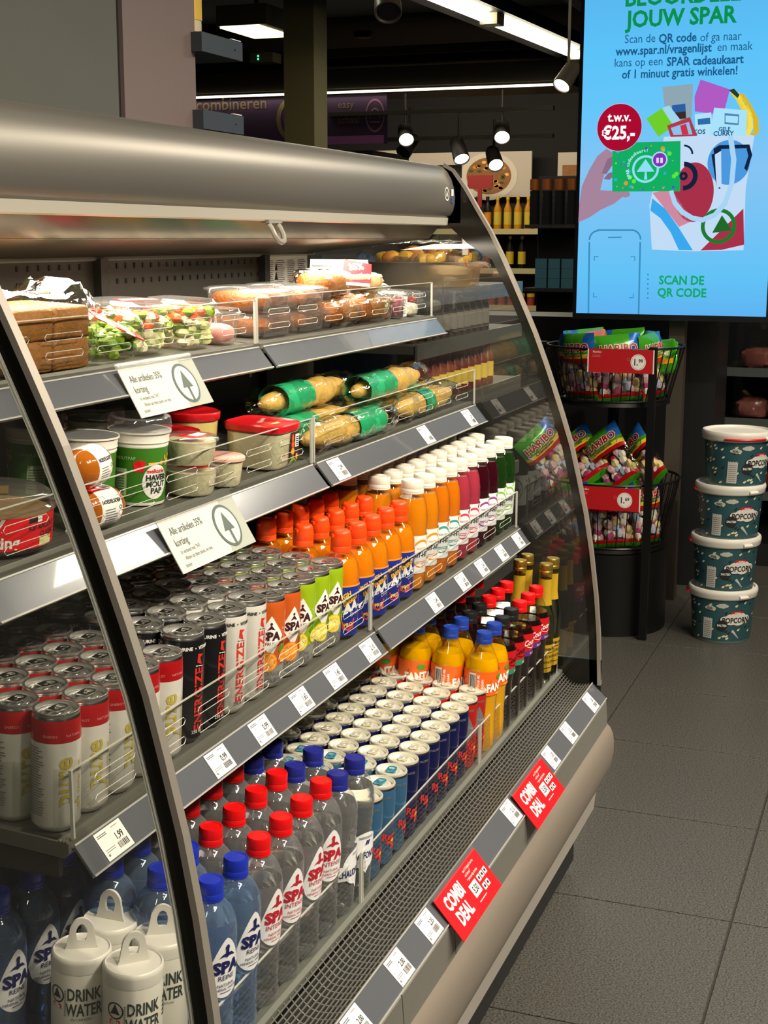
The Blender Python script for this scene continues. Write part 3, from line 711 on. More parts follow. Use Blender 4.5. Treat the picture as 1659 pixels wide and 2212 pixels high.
# sports drink with orange cap
ORJ = M('orange_sports_drink', '#f08a10', .12, trans=.25, ior=1.3, sss=.3, coat=.6)
AAN = M('navy_sleeve', '#1b2a86', .3, coat=.3)
P3 = [(.018, .002), (.026, 0), (.031, .004), (.0325, .012), (.0325, .085), (.0322, .095), (.0315, .105), (.0285, .119), (.0225, .130), (.0155, .137), (.0138, .141), (.0138, .146)]
def sports():
    t = bottle('sports_bottle', 'bottle', P3, 28, PET, ORJ, .128)
    c = MB().lathe([(.0165, .138), (.0165, .146), (.0160, .147), (.0165, .148), (.0163, .160), (.0150, .164), (.0152, .166), (.0135, .1705), (.0110, .172), (0, .172)], 28); c.box(-.0185, -.014, -.003, .003, .161, .166); c.build('cap', CAPO, t)
    MB().lathe([(.0329, .006), (.0329, .086), (.0325, .0885)], 28, [0, 1]).build('sleeve', [AAN, M('orange_print')], t)
    p = Pr(.004)
    for u in (0, .1):
        p.text('HIGH', u-.008, .068, .010, YEL, 3, rot=.45, bold=.04, skew=.2).text('ENERGY', u+.004, .0615, .010, YEL, 3, rot=.45, bold=.04, skew=.2, sx=.8)
        p.poly([(u-.020, .040), (u-.008, .050), (u+.010, .075), (u+.014, .074), (u-.002, .044), (u-.016, .036)], WHITE, 2)
        p.text('AA', u+.004, .047, .020, WHITE, 3, rot=.3, bold=.06, skew=.25).text('Drink', u+.013, .040, .0085, WHITE, 3, rot=.25)
        p.poly([(u-.012, .030), (u+.012, .034), (u+.010, .020), (u, .014), (u-.010, .018)], M('shield_red', '#c9401d', .5), 2).text('PRO', u, .022, .0085, ORA2, 3, bold=.04, rot=.15)
        for a, b in ((-.025, .06), (-.02, .07), (.02, .055), (.024, .03), (-.024, .02)): p.ell(u+a, b, .0012, .0012, WHITE, 2, 6)
    p.lines(-.062, -.042, .03, .08, 10, WHITE, 2, h=.4); p.build('printed_text', on_round(.0330), t); return t
aa = sports()
for r in range(3):
    for i in range(5):
        putb(aa, '3', 2.0185+.0660*i+.002*r, .8405+.0660*r, f'orange sports drink bottle with orange cap, {ROW[r]}, {ORD[i]} from the lime cans', 'orange sports drinks on the lowest shelf', -.5)
# vitamin drinks with cream cap
P4 = [(.018, .002), (.026, 0), (.030, .004), (.0318, .012), (.0318, .040), (.0305, .060), (.0295, .075), (.0300, .095), (.0310, .115), (.0305, .135), (.0275, .155), (.0225, .170), (.0185, .177), (.0178, .184)]
RW = random.Random(4)
def vit(nm, liq, ac, fr, lab):
    lm = M(nm, liq, .12, trans=.2, ior=1.3, sss=.2, coat=.6); am = M(nm+'_accent', ac, .5)
    t = bottle('vitamin_bottle', 'bottle', P4, 28, PET, lm, .168); cap(t, .0205, .180, .019, CAPW, n=48)
    p = Pr(.004); R = radius(P4); p.rect(-.072, .034, .072, .103, LAB, 1)
    for u in (0, .062, -.062):
        p.ell(u, .070, .0225, .026, am, 2, 16); p.ell(u, .069, .0195, .0225, LAB, 3, 16)
        p.text('VIT-HIT', u, .064, .0125, INK, 4, sx=.80, bold=.03).text('PERFORM', u, .078, .0052, am, 4).lines(u-.012, u+.012, .052, .058, 2, am, 4)
        p.poly([(u+.022, .089), (u+.034, .108), (u+.030, .086)], am, 2).poly([(u+.010, .098), (u+.018, .109), (u+.014, .092)], M(nm+'_leaf', fr, .5), 2)
    p.build('label', on_round(lambda v: .0316, .0003), t); return [t, lab]
VK = [vit('mango_drink', '#e58a12', '#e08a1c', '#d8c21c', 'golden orange'), vit('peach_drink', '#e07a10', '#3c8f8c', '#d86a1c', 'deep orange'), vit('berry_drink', '#b13a4c', '#cf2f4f', '#7a1c3c', 'raspberry pink'), vit('blackcurrant_drink', '#3a0a16', '#8a3a8a', '#4d8f1e', 'dark purple'), vit('apple_drink', '#17380f', '#6fae28', '#8fbf3f', 'dark green')]
KN = ['beside the sports bottles', 'second of its flavour']
for r in range(3):
    for i in range(10):
        v, l = VK[i//2]
        putb(v, '3', 2.3475+.0657*i+.001*r, .8395+.0645*r, f'{l} vitamin drink with cream cap, {ROW[r]}, {"nearer the sports bottles" if i % 2 == 0 else "nearer the far end glass"}', l+' vitamin drinks on the lowest shelf', -.55)
# sodas
FAN = M('yellow_orange_soda', '#f2b200', .1, trans=.25, ior=1.3, sss=.25, coat=.6); FLAB = M('orange_soda_label', '#e9631a', .35, coat=.2)
P5 = [(.016, .004), (.022, 0), (.029, .004), (.0325, .016), (.0325, .040), (.0312, .060), (.0315, .106), (.0325, .115), (.0325, .163), (.0312, .172), (.0250, .188), (.0190, .200), (.0150, .209), (.0138, .213), (.0135, .218)]
def fanta():
    t = bottle('soda_bottle', 'bottle', P5, 28, PET, FAN, .184); cap(t, .0152, .214, .018, CAPS)
    MB().lathe([(.0330, .116), (.0330, .1625)], 28).build('label', FLAB, t)
    p = Pr(.004)
    for u in (.004, -.1):
        p.poly([(u-.024, .121), (u+.022, .121), (u+.026, .146), (u-.020, .146)], INK, 2); p.text('FANTA', u, .1255, .0215, WHITE, 4, bold=.05, sx=.78, rot=.06)
        p.ell(u+.004, .151, .009, .0055, LEAF, 3, 10); p.rect(u-.006, .1175, u+.02, .1195, YEL, 3)
    p.rect(-.058, .120, -.044, .159, WHITE, 2).bars(-.056, -.046, .123, .156, 10, INK, 3).text('RECYCLE ME', -.037, .139, .0062, WHITE, 3, rot=PI/2, bold=.03).text('AGAIN', -.029, .139, .0062, WHITE, 3, rot=PI/2, bold=.03)
    p.build('printed_text', on_round(.0330), t); return t
fan = fanta()
for r in range(4):
    for i in range(2):
        putb(fan, 'B', 2.452+.0650*i, .7345+.0660*r, f'yellow orange-soda bottle with blue cap, {ROW[r]}, {"beside the red cans" if i == 0 else "beside the cola"}', 'orange soda bottles on the base deck', (-.35, 1.9)[r > 1 and i == 0])
COLA = M('dark_cola', (.010, .004, .003), .06, spec=.6, coat=.5); CRD = M('cola_red_label', '#b5101a', .35, coat=.2); CRD2 = M('cola_purple_label', '#5b2a72', .4); CBL = M('cola_dark_label', '#2a0a0c', .4)
P6 = [(.016, .004), (.022, 0), (.028, .004), (.0315, .014), (.0310, .040), (.0285, .070), (.0292, .108), (.0316, .124), (.0320, .160), (.0308, .172), (.0255, .187), (.0190, .200), (.0150, .209), (.0138, .213), (.0135, .218)]
def cola(zero):
    t = bottle('cola_bottle', 'bottle', P6, 28, PET, COLA, .180); cap(t, .0152, .214, .018, CAPK if zero else CAPR)
    MB().lathe([(.0324, .123), (.0324, .134), (.0324, .170)], 28, [0, 1]).build('label', [M('cola_green_stripe', '#2f7a58', .4) if zero else CRD2, CRD], t)
    p = Pr(.004)
    for u in (.002, -.1):
        p.text('Coca-Cola', u, .148, .0165, CBL if zero else WHITE, 3, skew=.35, bold=.015, sx=.85, rot=.12)
        p.strips(u-.022, u+.02, lambda x: .1405+.002*math.sin((x-u)*200), lambda x: .1418+.002*math.sin((x-u)*200), CBL if zero else WHITE, 3)
        if zero: p.text('zero', u, .1255, .008, WHITE, 3)
        else: p.text('Zero sugar', u, .1265, .006, WHITE, 3)
    p.build('printed_text', on_round(.0324), t); return t
colz, colr = cola(True), cola(False)
for r in range(4):
    for i in range(5):
        putb(colz if i < 2 else colr, 'B', 2.5675+.0652*i+.001*r, .7330+.0655*r, f'cola bottle with {"black" if i < 2 else "red"} cap, {ROW[r]}, {["beside the orange soda", "beside the red capped cola", "beside the black capped cola", "in the middle red capped column", "beside the tonic bottles"][i]}', ('black' if i < 2 else 'red')+' capped cola on the base deck', -.1)
TON = M('pale_tonic', (.93, .95, .80), .02, trans=1., ior=1.22); TGL = thin('green_white_glass', (.88, .92, .85), .08, .02); TLB = M('mustard_label', '#a8861a', .45); 
P7 = [(.016, .004), (.022, 0), (.0265, .004), (.0275, .012), (.0275, .120), (.0270, .135), (.0240, .155), (.0170, .180), (.0145, .195), (.0135, .240), (.0135, .250)]
def tonic():
    t = bottle('tonic_bottle', 'bottle', P7, 28, TGL, TON, .20); MB().lathe([(.0145, .246), (.0150, .251), (.0138, .253), (.0148, .256), (.0148, .265), (.0135, .268), (0, .268)], 24).build('cap', GOLDM, t)
    q = MB().lathe([(.0184, .178), (.0150, .196), (.0140, .235)], 24); q.lathe([(.0279, .030), (.0279, .092)], 28); q.build('label', TLB, t)
    p = Pr(.004)
    for u in (0, .09, -.09): p.text('FEVER-TREE', u, .080, .0075, INK, 3, bold=.03).text('TONIC', u, .062, .010, INK, 3).text('WATER', u, .050, .010, INK, 3).rect(u-.018, .074, u+.018, .0752, INK, 3).rect(u-.018, .040, u+.018, .0412, INK, 3)
    p.build('printed_text', on_round(.0279), t); return t
ton = tonic()
for r in range(2):
    for i in range(2):
        putb(ton, 'B', 2.894+.058*i, .7300+.058*r, f'slender tonic bottle with gold cap, {ROW[r]}, {"beside the cola" if i == 0 else "beside the far end glass"}', 'tonic bottles on the base deck', -.5)
# ================================================================ food on the two upper shelves
RF = random.Random(33)
def lump(c, sx, sy, sz_, n=16, m=10, jit=.06, rnd=RF, flat=.0, pw=.8):
    """closed cushion-like surface: super-ellipsoid with small irregularities"""
    vs = []; rows = []
    sg = lambda v, p: math.copysign(abs(v)**p, v)
    for i in range(m+1):
        th = -PI/2+PI*i/m; row = []
        for k in range(n if 0 < i < m else 1):
            a = 2*PI*k/n; j = 1+rnd.uniform(-jit, jit); row.append(len(vs))
            vs.append((c[0]+sx*j*sg(math.cos(th), pw)*sg(math.cos(a), pw), c[1]+sy*j*sg(math.cos(th), pw)*sg(math.sin(a), pw), c[2]+sz_*j*sg(math.sin(th), pw)))
        rows.append(row if len(row) > 1 else row*n)
    fs = []
    for i in range(m):
        for k in range(n):
            u = list(dict.fromkeys([rows[i][k], rows[i][(k+1) % n], rows[i+1][(k+1) % n], rows[i+1][k]]))
            if len(u) > 2: fs.append(tuple(u))
    return vs, fs
def at_shelf(s, x, y): return (x, y, sz(s, y)+.0008)
BRN = M('brown_loaf', '#8f5f2a', .6, var=.25, vs=60, bump=.4, bs=200); TAN = M('golden_crumb', '#c98f33', .6, var=.3, vs=70, bump=.4, bs=160)
LETT = M('lettuce_green', '#7d9a26', .45, var=.4, vs=80, sss=.1); LETT2 = M('pale_lettuce', '#cfd08a', .45, var=.3, vs=80); TOMA = M('tomato_orange', '#e0521c', .35, var=.2, vs=80); CREAM = M('creamy_salad', '#d9d2ac', .45, var=.12, vs=90, bump=.3, bs=150)
PASTRY = M('baked_pastry', '#8f4f14', .5, var=.4, vs=70, bump=.7, bs=150); PAST2 = M('dark_pastry', '#64340d', .5, var=.35, vs=70, bump=.7, bs=150)
def box_bowl(root, sx, sy, h, m=CLEAR, name='bowl', r=.3, top=1.0, bot=.82):
    n = 28; vs = []
    for z, k in ((0.0, bot*.9), (.004, bot), (h*.92, top*.97), (h, top), (h, top*1.05), (h-.003, top*1.06)):
        for i in range(n):
            a = 2*PI*i/n; e = .55; c, s = math.cos(a), math.sin(a)
            vs.append((sx*k*math.copysign(abs(c)**e, c), sy*k*math.copysign(abs(s)**e, s), z))
    fs = [(j*n+i, j*n+(i+1) % n, (j+1)*n+(i+1) % n, (j+1)*n+i) for j in range(5) for i in range(n)]+[tuple(range(n))[::-1]]
    return MB().add(vs, fs, 0, True).build(name, m, root)
def lid_flat(root, sx, sy, z, m=CLEAR, dome=.006, name='lid'):
    n = 28; vs = []
    for zz, k in ((z-.004, 1.08), (z, 1.08), (z+dome*.3, 1.0), (z+dome, .94)):
        for i in range(n):
            a = 2*PI*i/n; c, s = math.cos(a), math.sin(a); e = .55
            vs.append((sx*k*math.copysign(abs(c)**e, c), sy*k*math.copysign(abs(s)**e, s), zz))
    fs = [(j*n+i, j*n+(i+1) % n, (j+1)*n+(i+1) % n, (j+1)*n+i) for j in range(3) for i in range(n)]+[tuple(range(3*n, 4*n))]
    return MB().add(vs, fs, 0, True).build(name, m, root)
# brown loaves in a clear bag
t = thing('bagged_bread', 'brown bread pieces in a crinkled clear bag on the top shelf', 'bread', at_shelf('1', 1.515, 1.062), rx=TL)
for ix in range(2):
    for iz in range(2):
        MB().add(*lump((-.042+.083*ix, 0, .0205+.0405*iz), .0425, .050, .0206, 24, 10, .012, pw=.18), 0, True).build('bread_piece', BRN, t)
MB().add(*lump((-.115, .012, .040), .034, .05, .040, 20, 8, .02, pw=.4), 0, True).build('bread_piece', TAN, t)
vs, fs = lump((-.02, .0, .046), .135, .058, .0455, 40, 22, .028, pw=.42)
vs = [(x, y, z+(max(0, z-.075)*1.5*math.exp(-((x-.075)/.03)**2)+max(0, z-.07)*.6*math.exp(-((x+.06)/.05)**2)) if z > .07 else max(z, .0005)) for x, y, z in vs]
f = MB().add(vs, fs, 0, True)
for k in range(14):   # sharp film creases
    x = RF.uniform(-.12, .10); z = RF.uniform(.02, .095); f.tube([(x, -.060, z), (x+RF.uniform(.01, .03), -.0615, z+RF.uniform(-.012, .012)), (x+RF.uniform(.03, .05), -.060, z+RF.uniform(-.02, .02))], .0005, 4)
f.build('film_bag', FILM, t)
# salads
def bits(mb, n, sx, sy, z0, z1, mats, r, rnd, pw=.6):
    for k in range(n):
        a = rnd.uniform(0, 2*PI); q = rnd.uniform(.35, 1)**.5; x = sx*q*math.copysign(abs(math.cos(a))**pw, math.cos(a)); y = sy*q*math.copysign(abs(math.sin(a))**pw, math.sin(a))
        rr = r*rnd.uniform(.7, 1.3); mb.ico((x, y, rnd.uniform(z0, z1)), rr, rnd.choice(mats), 1, (rnd.uniform(.7, 1.6), rnd.uniform(.7, 1.4), rnd.uniform(.5, 1)), .15, rnd)
    return mb
t = thing('bagged_salad', 'crinkled clear bag of lettuce with red and white strip beside the brown bread', 'salad', at_shelf('1', 1.680, 1.054), rx=TL, rz=-.1)
bits(MB(), 110, .052, .040, .010, .048, [0, 0, 1], .0085, random.Random(1)).build('lettuce', [LETT, M('dark_lettuce', '#5f8a2e', .45, var=.3)], t, kind='stuff')
vs, fs = lump((0, 0, .034), .064, .048, .0345, 36, 18, .05, pw=.6); MB().add([(x, y, max(z, .0004)) for x, y, z in vs], fs, 0, True).build('film_bag', FILM, t)
st = MB()
for k in range(5): st.bar((-.055+.017*k, -.034-.003*k, .067-.0065*k), (-.040+.017*k, -.037-.003*k, .0615-.0065*k), (0, .010, .006), (.0002, -.0003, .0006), k % 2)
st.build('label_strip', [RED, WHITE], t)
for x, y, sx, sy, h, lab in ((1.800, 1.078, .055, .052, .068, 'clear salad bowl with red banded lid between lettuce bag and smaller salad bowl'), (1.932, 1.064, .047, .046, .066, 'smaller clear salad bowl with carrot strips beside the pink tub')):
    t = thing('salad_bowl', lab, 'salad', at_shelf('1', x, y), rx=TL, group='salad bowls')
    R1 = random.Random(int(x*1000)); b = bits(MB(), 120, sx*.78, sy*.78, .008, h*.62, [0, 1, 1, 3], .008, R1); bits(b, 60, sx*.84, sy*.84, h*.62, h*.88, [2, 2, 0, 3], .008, R1)
    b.build('salad_filling', [LETT, LETT2, TOMA, CREAM], t, kind='stuff'); box_bowl(t, sx, sy, h); l = lid_flat(t, sx, sy, h+.002)
    if sx > .05: Pr().poly([(-.05, -.02), (.03, -.034), (.05, -.012), (-.02, .012)], RED, 1).text('SALADE', 0, -.014, .016, WHITE, 2, rot=-.1, bold=.02).build('label_strip', on_plane((0, 0, h+.0085), (1, 0, 0), (0, 1, 0)), t)
t = thing('deli_tub', 'small ribbed clear tub of pink spread beside the smaller salad bowl', 'tub', at_shelf('1', 2.028, 1.052), rx=TL)
MB().add(*lump((0, 0, .016), .028, .028, .015, 20, 8, .03, pw=.7), 0, True).build('pink_spread', M('pink_spread', '#d98d86', .45, var=.2, vs=90), t); box_bowl(t, .034, .033, .048, bot=.86); lid_flat(t, .034, .033, .050)
# boxed pastries, two boxes high
def pastry_box(label, x, y, z, n):
    t = thing('pastry_box', label, 'pastry', (x, y, sz('1', y)+.0008+z), rx=TL, group='clear boxes of golden pastries')
    for k in range(n):
        MB().add(*lump((-.034+.068*k, .0, .0185), .036, .052, .0165, 18, 10, .05, pw=.75), 0, True).build('pastry', [PASTRY, PAST2][k % 2], t)
    box_bowl(t, .073, .062, .036, bot=.93); lid_flat(t, .073, .062, .0365, dome=.003)
    rb = MB()
    for k in range(26): u = -.066+k*.0053; rb.bar((u, -.0588, .003), (u, -.0622, .033), (.0007, 0, 0), (0, .0004, 0))
    rb.build('ribbed_wall', CLEAR, t, kind='stuff')
pastry_box('lower clear pastry box beside the join of the top shelf fences', 2.213, 1.082, 0, 2); pastry_box('upper clear pastry box beside the join of the top shelf fences', 2.213, 1.082, .0405, 2)
pastry_box('lower clear pastry box beside the bagged rolls', 2.366, 1.084, 0, 2); pastry_box('upper clear pastry box beside the bagged rolls', 2.366, 1.084, .0405, 2)
pastry_box('clear pastry box on the rear of the top shelf beside the pink tub', 2.10, 1.20, .0, 2)
PAPERB = M('pale_brown_paper', '#b89a6c', .6, bump=.5, bs=60)
def roll_bag(label, x, y, z, sx, sy, sz_, n, seed):
    t = thing('roll_bag', label, 'bread', (x, y, sz('1', y)+.0008+z), rx=TL, group='bags of brown rolls')
    r = random.Random(seed)
    for k in range(n):
        MB().add(*lump((sx*(-.62+1.24*k/max(1, n-1)), r.uniform(-.2, .2)*sy, sz_*.95), sx*.95/n*1.25, sy*.72, sz_*.85, 16, 10, .05, pw=.8, rnd=r), 0, True).build('bread_roll', [PASTRY, BRN, PAST2][k % 3], t)
    vs, fs = lump((0, 0, sz_), sx, sy, sz_, 32, 16, .07, rnd=r, pw=.6); MB().add([(a, b, max(c, .0004)) for a, b, c in vs], fs, 0, True).build('film_bag', FILM, t); return t
roll_bag('film bag of brown rolls lying low beside the pastry boxes', 2.520, 1.065, 0, .072, .052, .027, 2, 3)
roll_bag('film bag of brown rolls stacked on another beside the pastry boxes', 2.515, 1.075, .056, .068, .048, .025, 2, 4)
roll_bag('film bag of rolls beside the clear domed tub', 2.655, 1.050, 0, .060, .050, .030, 2, 5)
t = thing('discount_bag', 'paper bread bag with red 35% korting sticker lying on top of the rolls', 'bread', (2.655, 1.090, sz('1', 1.090)+.0560), rx=TL-.05, rz=-.75)
MB().add(*lump((0, .012, .022), .090, .050, .020, 28, 12, .05, pw=.6), 0, True).build('paper_bag', PAPERB, t)
p = Pr(.01); p.poly([(-.088, -.020), (.04, -.032), (.05, .028), (-.075, .030)], WHITE, 1).poly([(-.02, -.020), (.044, -.025), (.056, .018), (-.002, .030)], M('red_print'), 3)
p.text('35%', .020, .006, .020, WHITE, 4, bold=.04, rot=.05).text('korting', .022, -.012, .016, WHITE, 4, bold=.02, rot=.0).text('VERS', -.050, -.006, .020, INK, 3, bold=.05).lines(-.075, -.03, .012, .022, 3, INK, 3)
p.build('sticker', on_plane((.0, -.028, .040), (1, 0, .0), (0, .50, .86)), t)
t = thing('deli_tub', 'clear domed tub of pale salad beside the bagged rolls', 'tub', at_shelf('1', 2.754, 1.055), rx=TL)
bits(MB(), 50, .026, .026, .008, .04, [0, 1], .008, random.Random(9)).build('salad_filling', [CREAM, PASTRY], t, kind='stuff'); box_bowl(t, .034, .034, .042); MB().lathe([(.036, .042), (.036, .045), (.033, .056), (.026, .068), (.014, .074), (0, .075)], 24).build('dome_lid', CLEAR, t)
t = thing('deli_tub', 'clear tub with purple band and upright lettering beside the domed tub', 'tub', at_shelf('1', 2.828, 1.052), rx=TL)
MB().add(*lump((0, 0, .020), .026, .026, .019, 18, 8, .02, pw=.5), 0, True).build('purple_filling', M('beet_purple', '#6d2338', .4, var=.2), t); box_bowl(t, .032, .032, .050); lid_flat(t, .032, .032, .051)
Pr().rect(-.010, .004, .012, .046, WHITE).text('DUO', .0, .025, .014, GINK, 2, rot=PI/2, bold=.02).build('label', on_plane((-.002, -.0335, 0), (1, 0, 0), (0, 0, 1)), t)
t = thing('deli_tub', 'low clear tub with white yoghurt base and red fruit, last before the far end glass', 'tub', at_shelf('1', 2.915, 1.062), rx=TL)
MB().add(*lump((0, 0, .014), .040, .035, .0135, 20, 8, .02, pw=.5), 0, True).build('white_base', M('yoghurt_white', '#e3dcc4', .4), t); bits(MB(), 34, .036, .032, .030, .038, [0], .006, random.Random(2)).build('red_fruit', M('dark_red_fruit', '#7c1822', .3), t, kind='stuff')
box_bowl(t, .047, .041, .046); lid_flat(t, .047, .041, .047)
# ---- middle shelf
def yog(label, x, y, rz, dome):
    t = thing('porridge_cup', label, 'cup', at_shelf('2', x, y), rx=TL, rz=rz, group='green and white porridge cups')
    G = M('leaf_green_sleeve', '#3f7d22', .4, coat=.2); Wc = M('white_cup_plastic', '#d8d5c8', .4)
    prof = [(0, .002), (.033, .002), (.0345, 0), (.0355, .004), (.0385, .078), (.0392, .0800), (.0385, .0820), (.0402, .0845), (.0395, .087), (.0405, .096), (.0425, .0965), (.0425, .0990), (.0405, .0985), (.039, .094)]
    MB().lathe(prof, 32, [1, 1, 1, 0]+[1]*9).build('cup_body', [G, Wc], t)
    l = MB().lathe([(.0422, .0985), (.030, .0994), (0, .0996)], 28); l.build('foil_lid', M('silver_foil_lid', (.62, .62, .60), .3, .8, bump=.3, bs=70), t)
    if dome: MB().lathe([(.0432, .096), (.0436, .104), (.0415, .116), (.040, .1175), (.036, .114), (0, .113)], 28).build('clear_lid', CLEAR, t)
    Rr = lambda v: .0355+(.0385-.0355)*(v-.004)/.074
    p = Pr(.004)
    for u in (0, .115, -.115):
        p.ell(u+.006, .032, .0195, .0235, WHITE, 2, 16).text('melkunie', u+.006, .0445, .0078, M('red_print'), 3, bold=.03).text('HAVER', u+.007, .0345, .0105, M('dark_green_print'), 3, bold=.04).text('MOUT', u+.007, .0255, .0105, M('dark_green_print'), 3, bold=.04).text('PAP', u+.007, .0165, .0105, M('dark_green_print'), 3, bold=.04)
        p.poly([(u-.024, .046), (u-.012, .046), (u-.010, .060), (u-.018, .062), (u-.026, .058)], M('red_print'), 2)
        p.strips(u-.006, u+.016, lambda x: .0560+.0002*(x-u)/.01, lambda x: .0585, YEL, 2).ell(u+.014, .0575, .003, .0028, ORA, 3, 8)
        for a, b in ((.022, .064), (.026, .060), (.030, .066), (.024, .056), (.031, .058)): p.ell(u+a, b, .0014, .0034, YEL, 2, 6)
    p.rect(-.058, .012, -.034, .050, M('pale_green_print', '#a9c48a', .5), 3).lines(-.056, -.037, .014, .047, 9, GINK, 4, h=.35).text('HAVERMOUTPAP', -.047, .062, .0062, M('pale_green_print'), 3)
    p.build('printed_text', on_round(Rr, .0003), t)
yog('porridge cup with clear lid showing HAVER MOUT PAP, beside the creamy salad bowls', 1.6455, .9755, -.55, True)
yog('porridge cup with silver foil lid standing behind the amber stew rolls', 1.5605, 1.004, -1.1, False)
yog('porridge cup seen through the near end glass above the red labelled bowl', 1.432, 1.10, 1.2, True)
yog('porridge cup with clear lid in the back row, behind the foil lidded cup', 1.585, 1.098, .3, True)
yog('porridge cup with clear lid in the back row, behind the HAVER MOUT PAP cup', 1.680, 1.068, 1.9, True)
AMB = M('amber_stew', '#b5651a', .15, trans=.2, ior=1.3, sss=.3, coat=.8, var=.2, vs=60)
def amber(label, x, y, z, rz, sticker):
    t = thing('stew_roll', label, 'stew', (x, y, sz('2', y)+z), rx=TL, rz=rz, group='amber stew rolls')
    prof = [(0, -.038), (.009, -.038), (.018, -.034), (.0235, -.026), (.0255, -.016), (.0255, .016), (.0235, .026), (.018, .034), (.009, .038), (0, .038)]
    m = MB().lathe(prof, 28); m.v = [(zz, xx, yy) for xx, yy, zz in m.v]; m.build('stew', AMB, t)
    l = MB().lathe([(.0245, -.020), (.0260, -.0175), (.0260, .0175), (.0245, .020)], 28); l.v = [(zz, xx, yy) for xx, yy, zz in l.v]; l.build('wrap_label', WHITE, t)
    p = Pr(.003); p.text('NOEDELSOEP', -.001, .010, .0066, INK, 2, bold=.03, sx=.85).ring(.014, .003, .0018, .0025, INK, 2, 12).lines(-.015, .012, -.018, .005, 7, GINK, 2, h=.3, rnd=random.Random(3))
    if sticker: p.rect(-.024, .030, .012, .042, M('red_print'), 3).rect(-.004, .031, .016, .043, WHITE, 4).lines(-.001, .014, .033, .041, 3, INK, 5, h=.4)
    p.build('printed_text', lambda u, v, k: (u, -(.0260+.0002*k)*math.cos(v/.026), (.0260+.0002*k)*math.sin(v/.026)), t)
amber('amber stew roll with white label lying lowest in front of the cups', 1.476, .934, .0262, -.12, True)
amber('amber stew roll with white label stacked on another', 1.474, .944, .0765, .16, False)
# red labelled bowl behind the near glass
t = thing('ragout_bowl', 'clear bowl of ragout with wide red 35% korting sleeve behind the near end glass', 'bowl', at_shelf('2', 1.328, .986), rx=TL, rz=-.35)
MB().lathe([(0, .003), (.058, .003), (.066, .010), (.069, .046), (0, .048)], 36).build('ragout', M('brown_ragout', '#8a6a3a', .5, var=.4, vs=60), t)
MB().lathe([(.058, .0012), (.066, .004), (.0705, .010), (.0725, .052), (.0750, .053)], 36).build('bowl_wall', CLEAR, t); MB().lathe([(.0765, .050), (.0765, .054), (.072, .056), (.069, .066), (.064, .069), (0, .070)], 36).build('lid', CLEAR, t)
p = Pr(.005); p.strips(-.09, .085, lambda u: .010, lambda u: .047, RED, 1)
p.text('35%', -.045, .029, .024, WHITE, 2, bold=.05).text('korting', -.036, .0135, .019, WHITE, 2, bold=.03).text('KIP RAGOUT', .028, .031, .0085, INK, 2, bold=.02).text('CLASSIC', .036, .0225, .0085, INK, 2, bold=.02).rect(.020, .011, .044, .0205, LETT2, 2).rect(.004, .0395, .016, .046, INK, 2).rect(.0165, .0395, .024, .046, WHITE, 2)
p.build('red_sleeve', on_round(lambda v: .0705+.002*(v-.01)/.042, .0003), t)
p = Pr(); p.poly([(-.05, -.03), (-.005, -.045), (.02, -.01), (-.03, .02)], M('sepia_label', '#6d5a35', .5), 1).poly([(-.06, -.005), (-.02, -.015), (-.012, .006), (-.045, .02)], RED, 1).build('lid_label', on_plane((.0, 0, .0705), (1, 0, 0), (0, 1, 0)), t)
# creamy bowls, tubs with red lids
REDL = M('red_tub_lid', '#c4141c', .3, coat=.3); CREAM2 = M('yellow_sauce', '#d5bf6a', .4, var=.1)
def cream_bowl(label, x, y, z, r, h, top, cap_=None):
    t = thing('cream_bowl', label, 'bowl', (x, y, sz('2', y)+.0008+z), rx=TL, group='clear bowls of creamy salad')
    MB().lathe([(0, .002), (r*.80, .002), (r*.86, .006), (r*.96, h*.9), (0, h*.92)], 28).build('creamy_salad', CREAM, t)
    MB().lathe([(r*.80, .0005), (r*.88, .004), (r*1.0, h), (r*1.06, h), (r*1.06, h-.002)], 28).build('bowl_wall', CLEAR, t)
    if cap_: MB().lathe([(r*1.07, h-.003), (r*1.07, h+.001), (r*.98, h+.003), (0, h+.0032)], 28).build('lid', cap_, t)
    if cap_ is CLEAR: Pr().poly([(-r*.7, -r*.5), (0, -r*.85), (0, .005), (-r*.8, .01)], RED, 1).rect(-.01, -.015, .02, .0, WHITE, 1).build('lid_label', on_plane((0, 0, h+.0036), (1, 0, 0), (0, 1, 0)), t)
cream_bowl('clear bowl of creamy salad, lower of two stacked beside the porridge cup', 1.7285, .940, 0, .0365, .0375, 0, CLEAR)
cream_bowl('clear bowl of creamy salad, upper of two stacked beside the porridge cup', 1.7285, .940, .0425, .0365, .0375, 0, CLEAR)
cream_bowl('small ribbed bowl with pink lid beside the stacked creamy bowls', 1.808, .932, 0, .0305, .042, 0, M('pink_foil_lid', '#d8a596', .4))
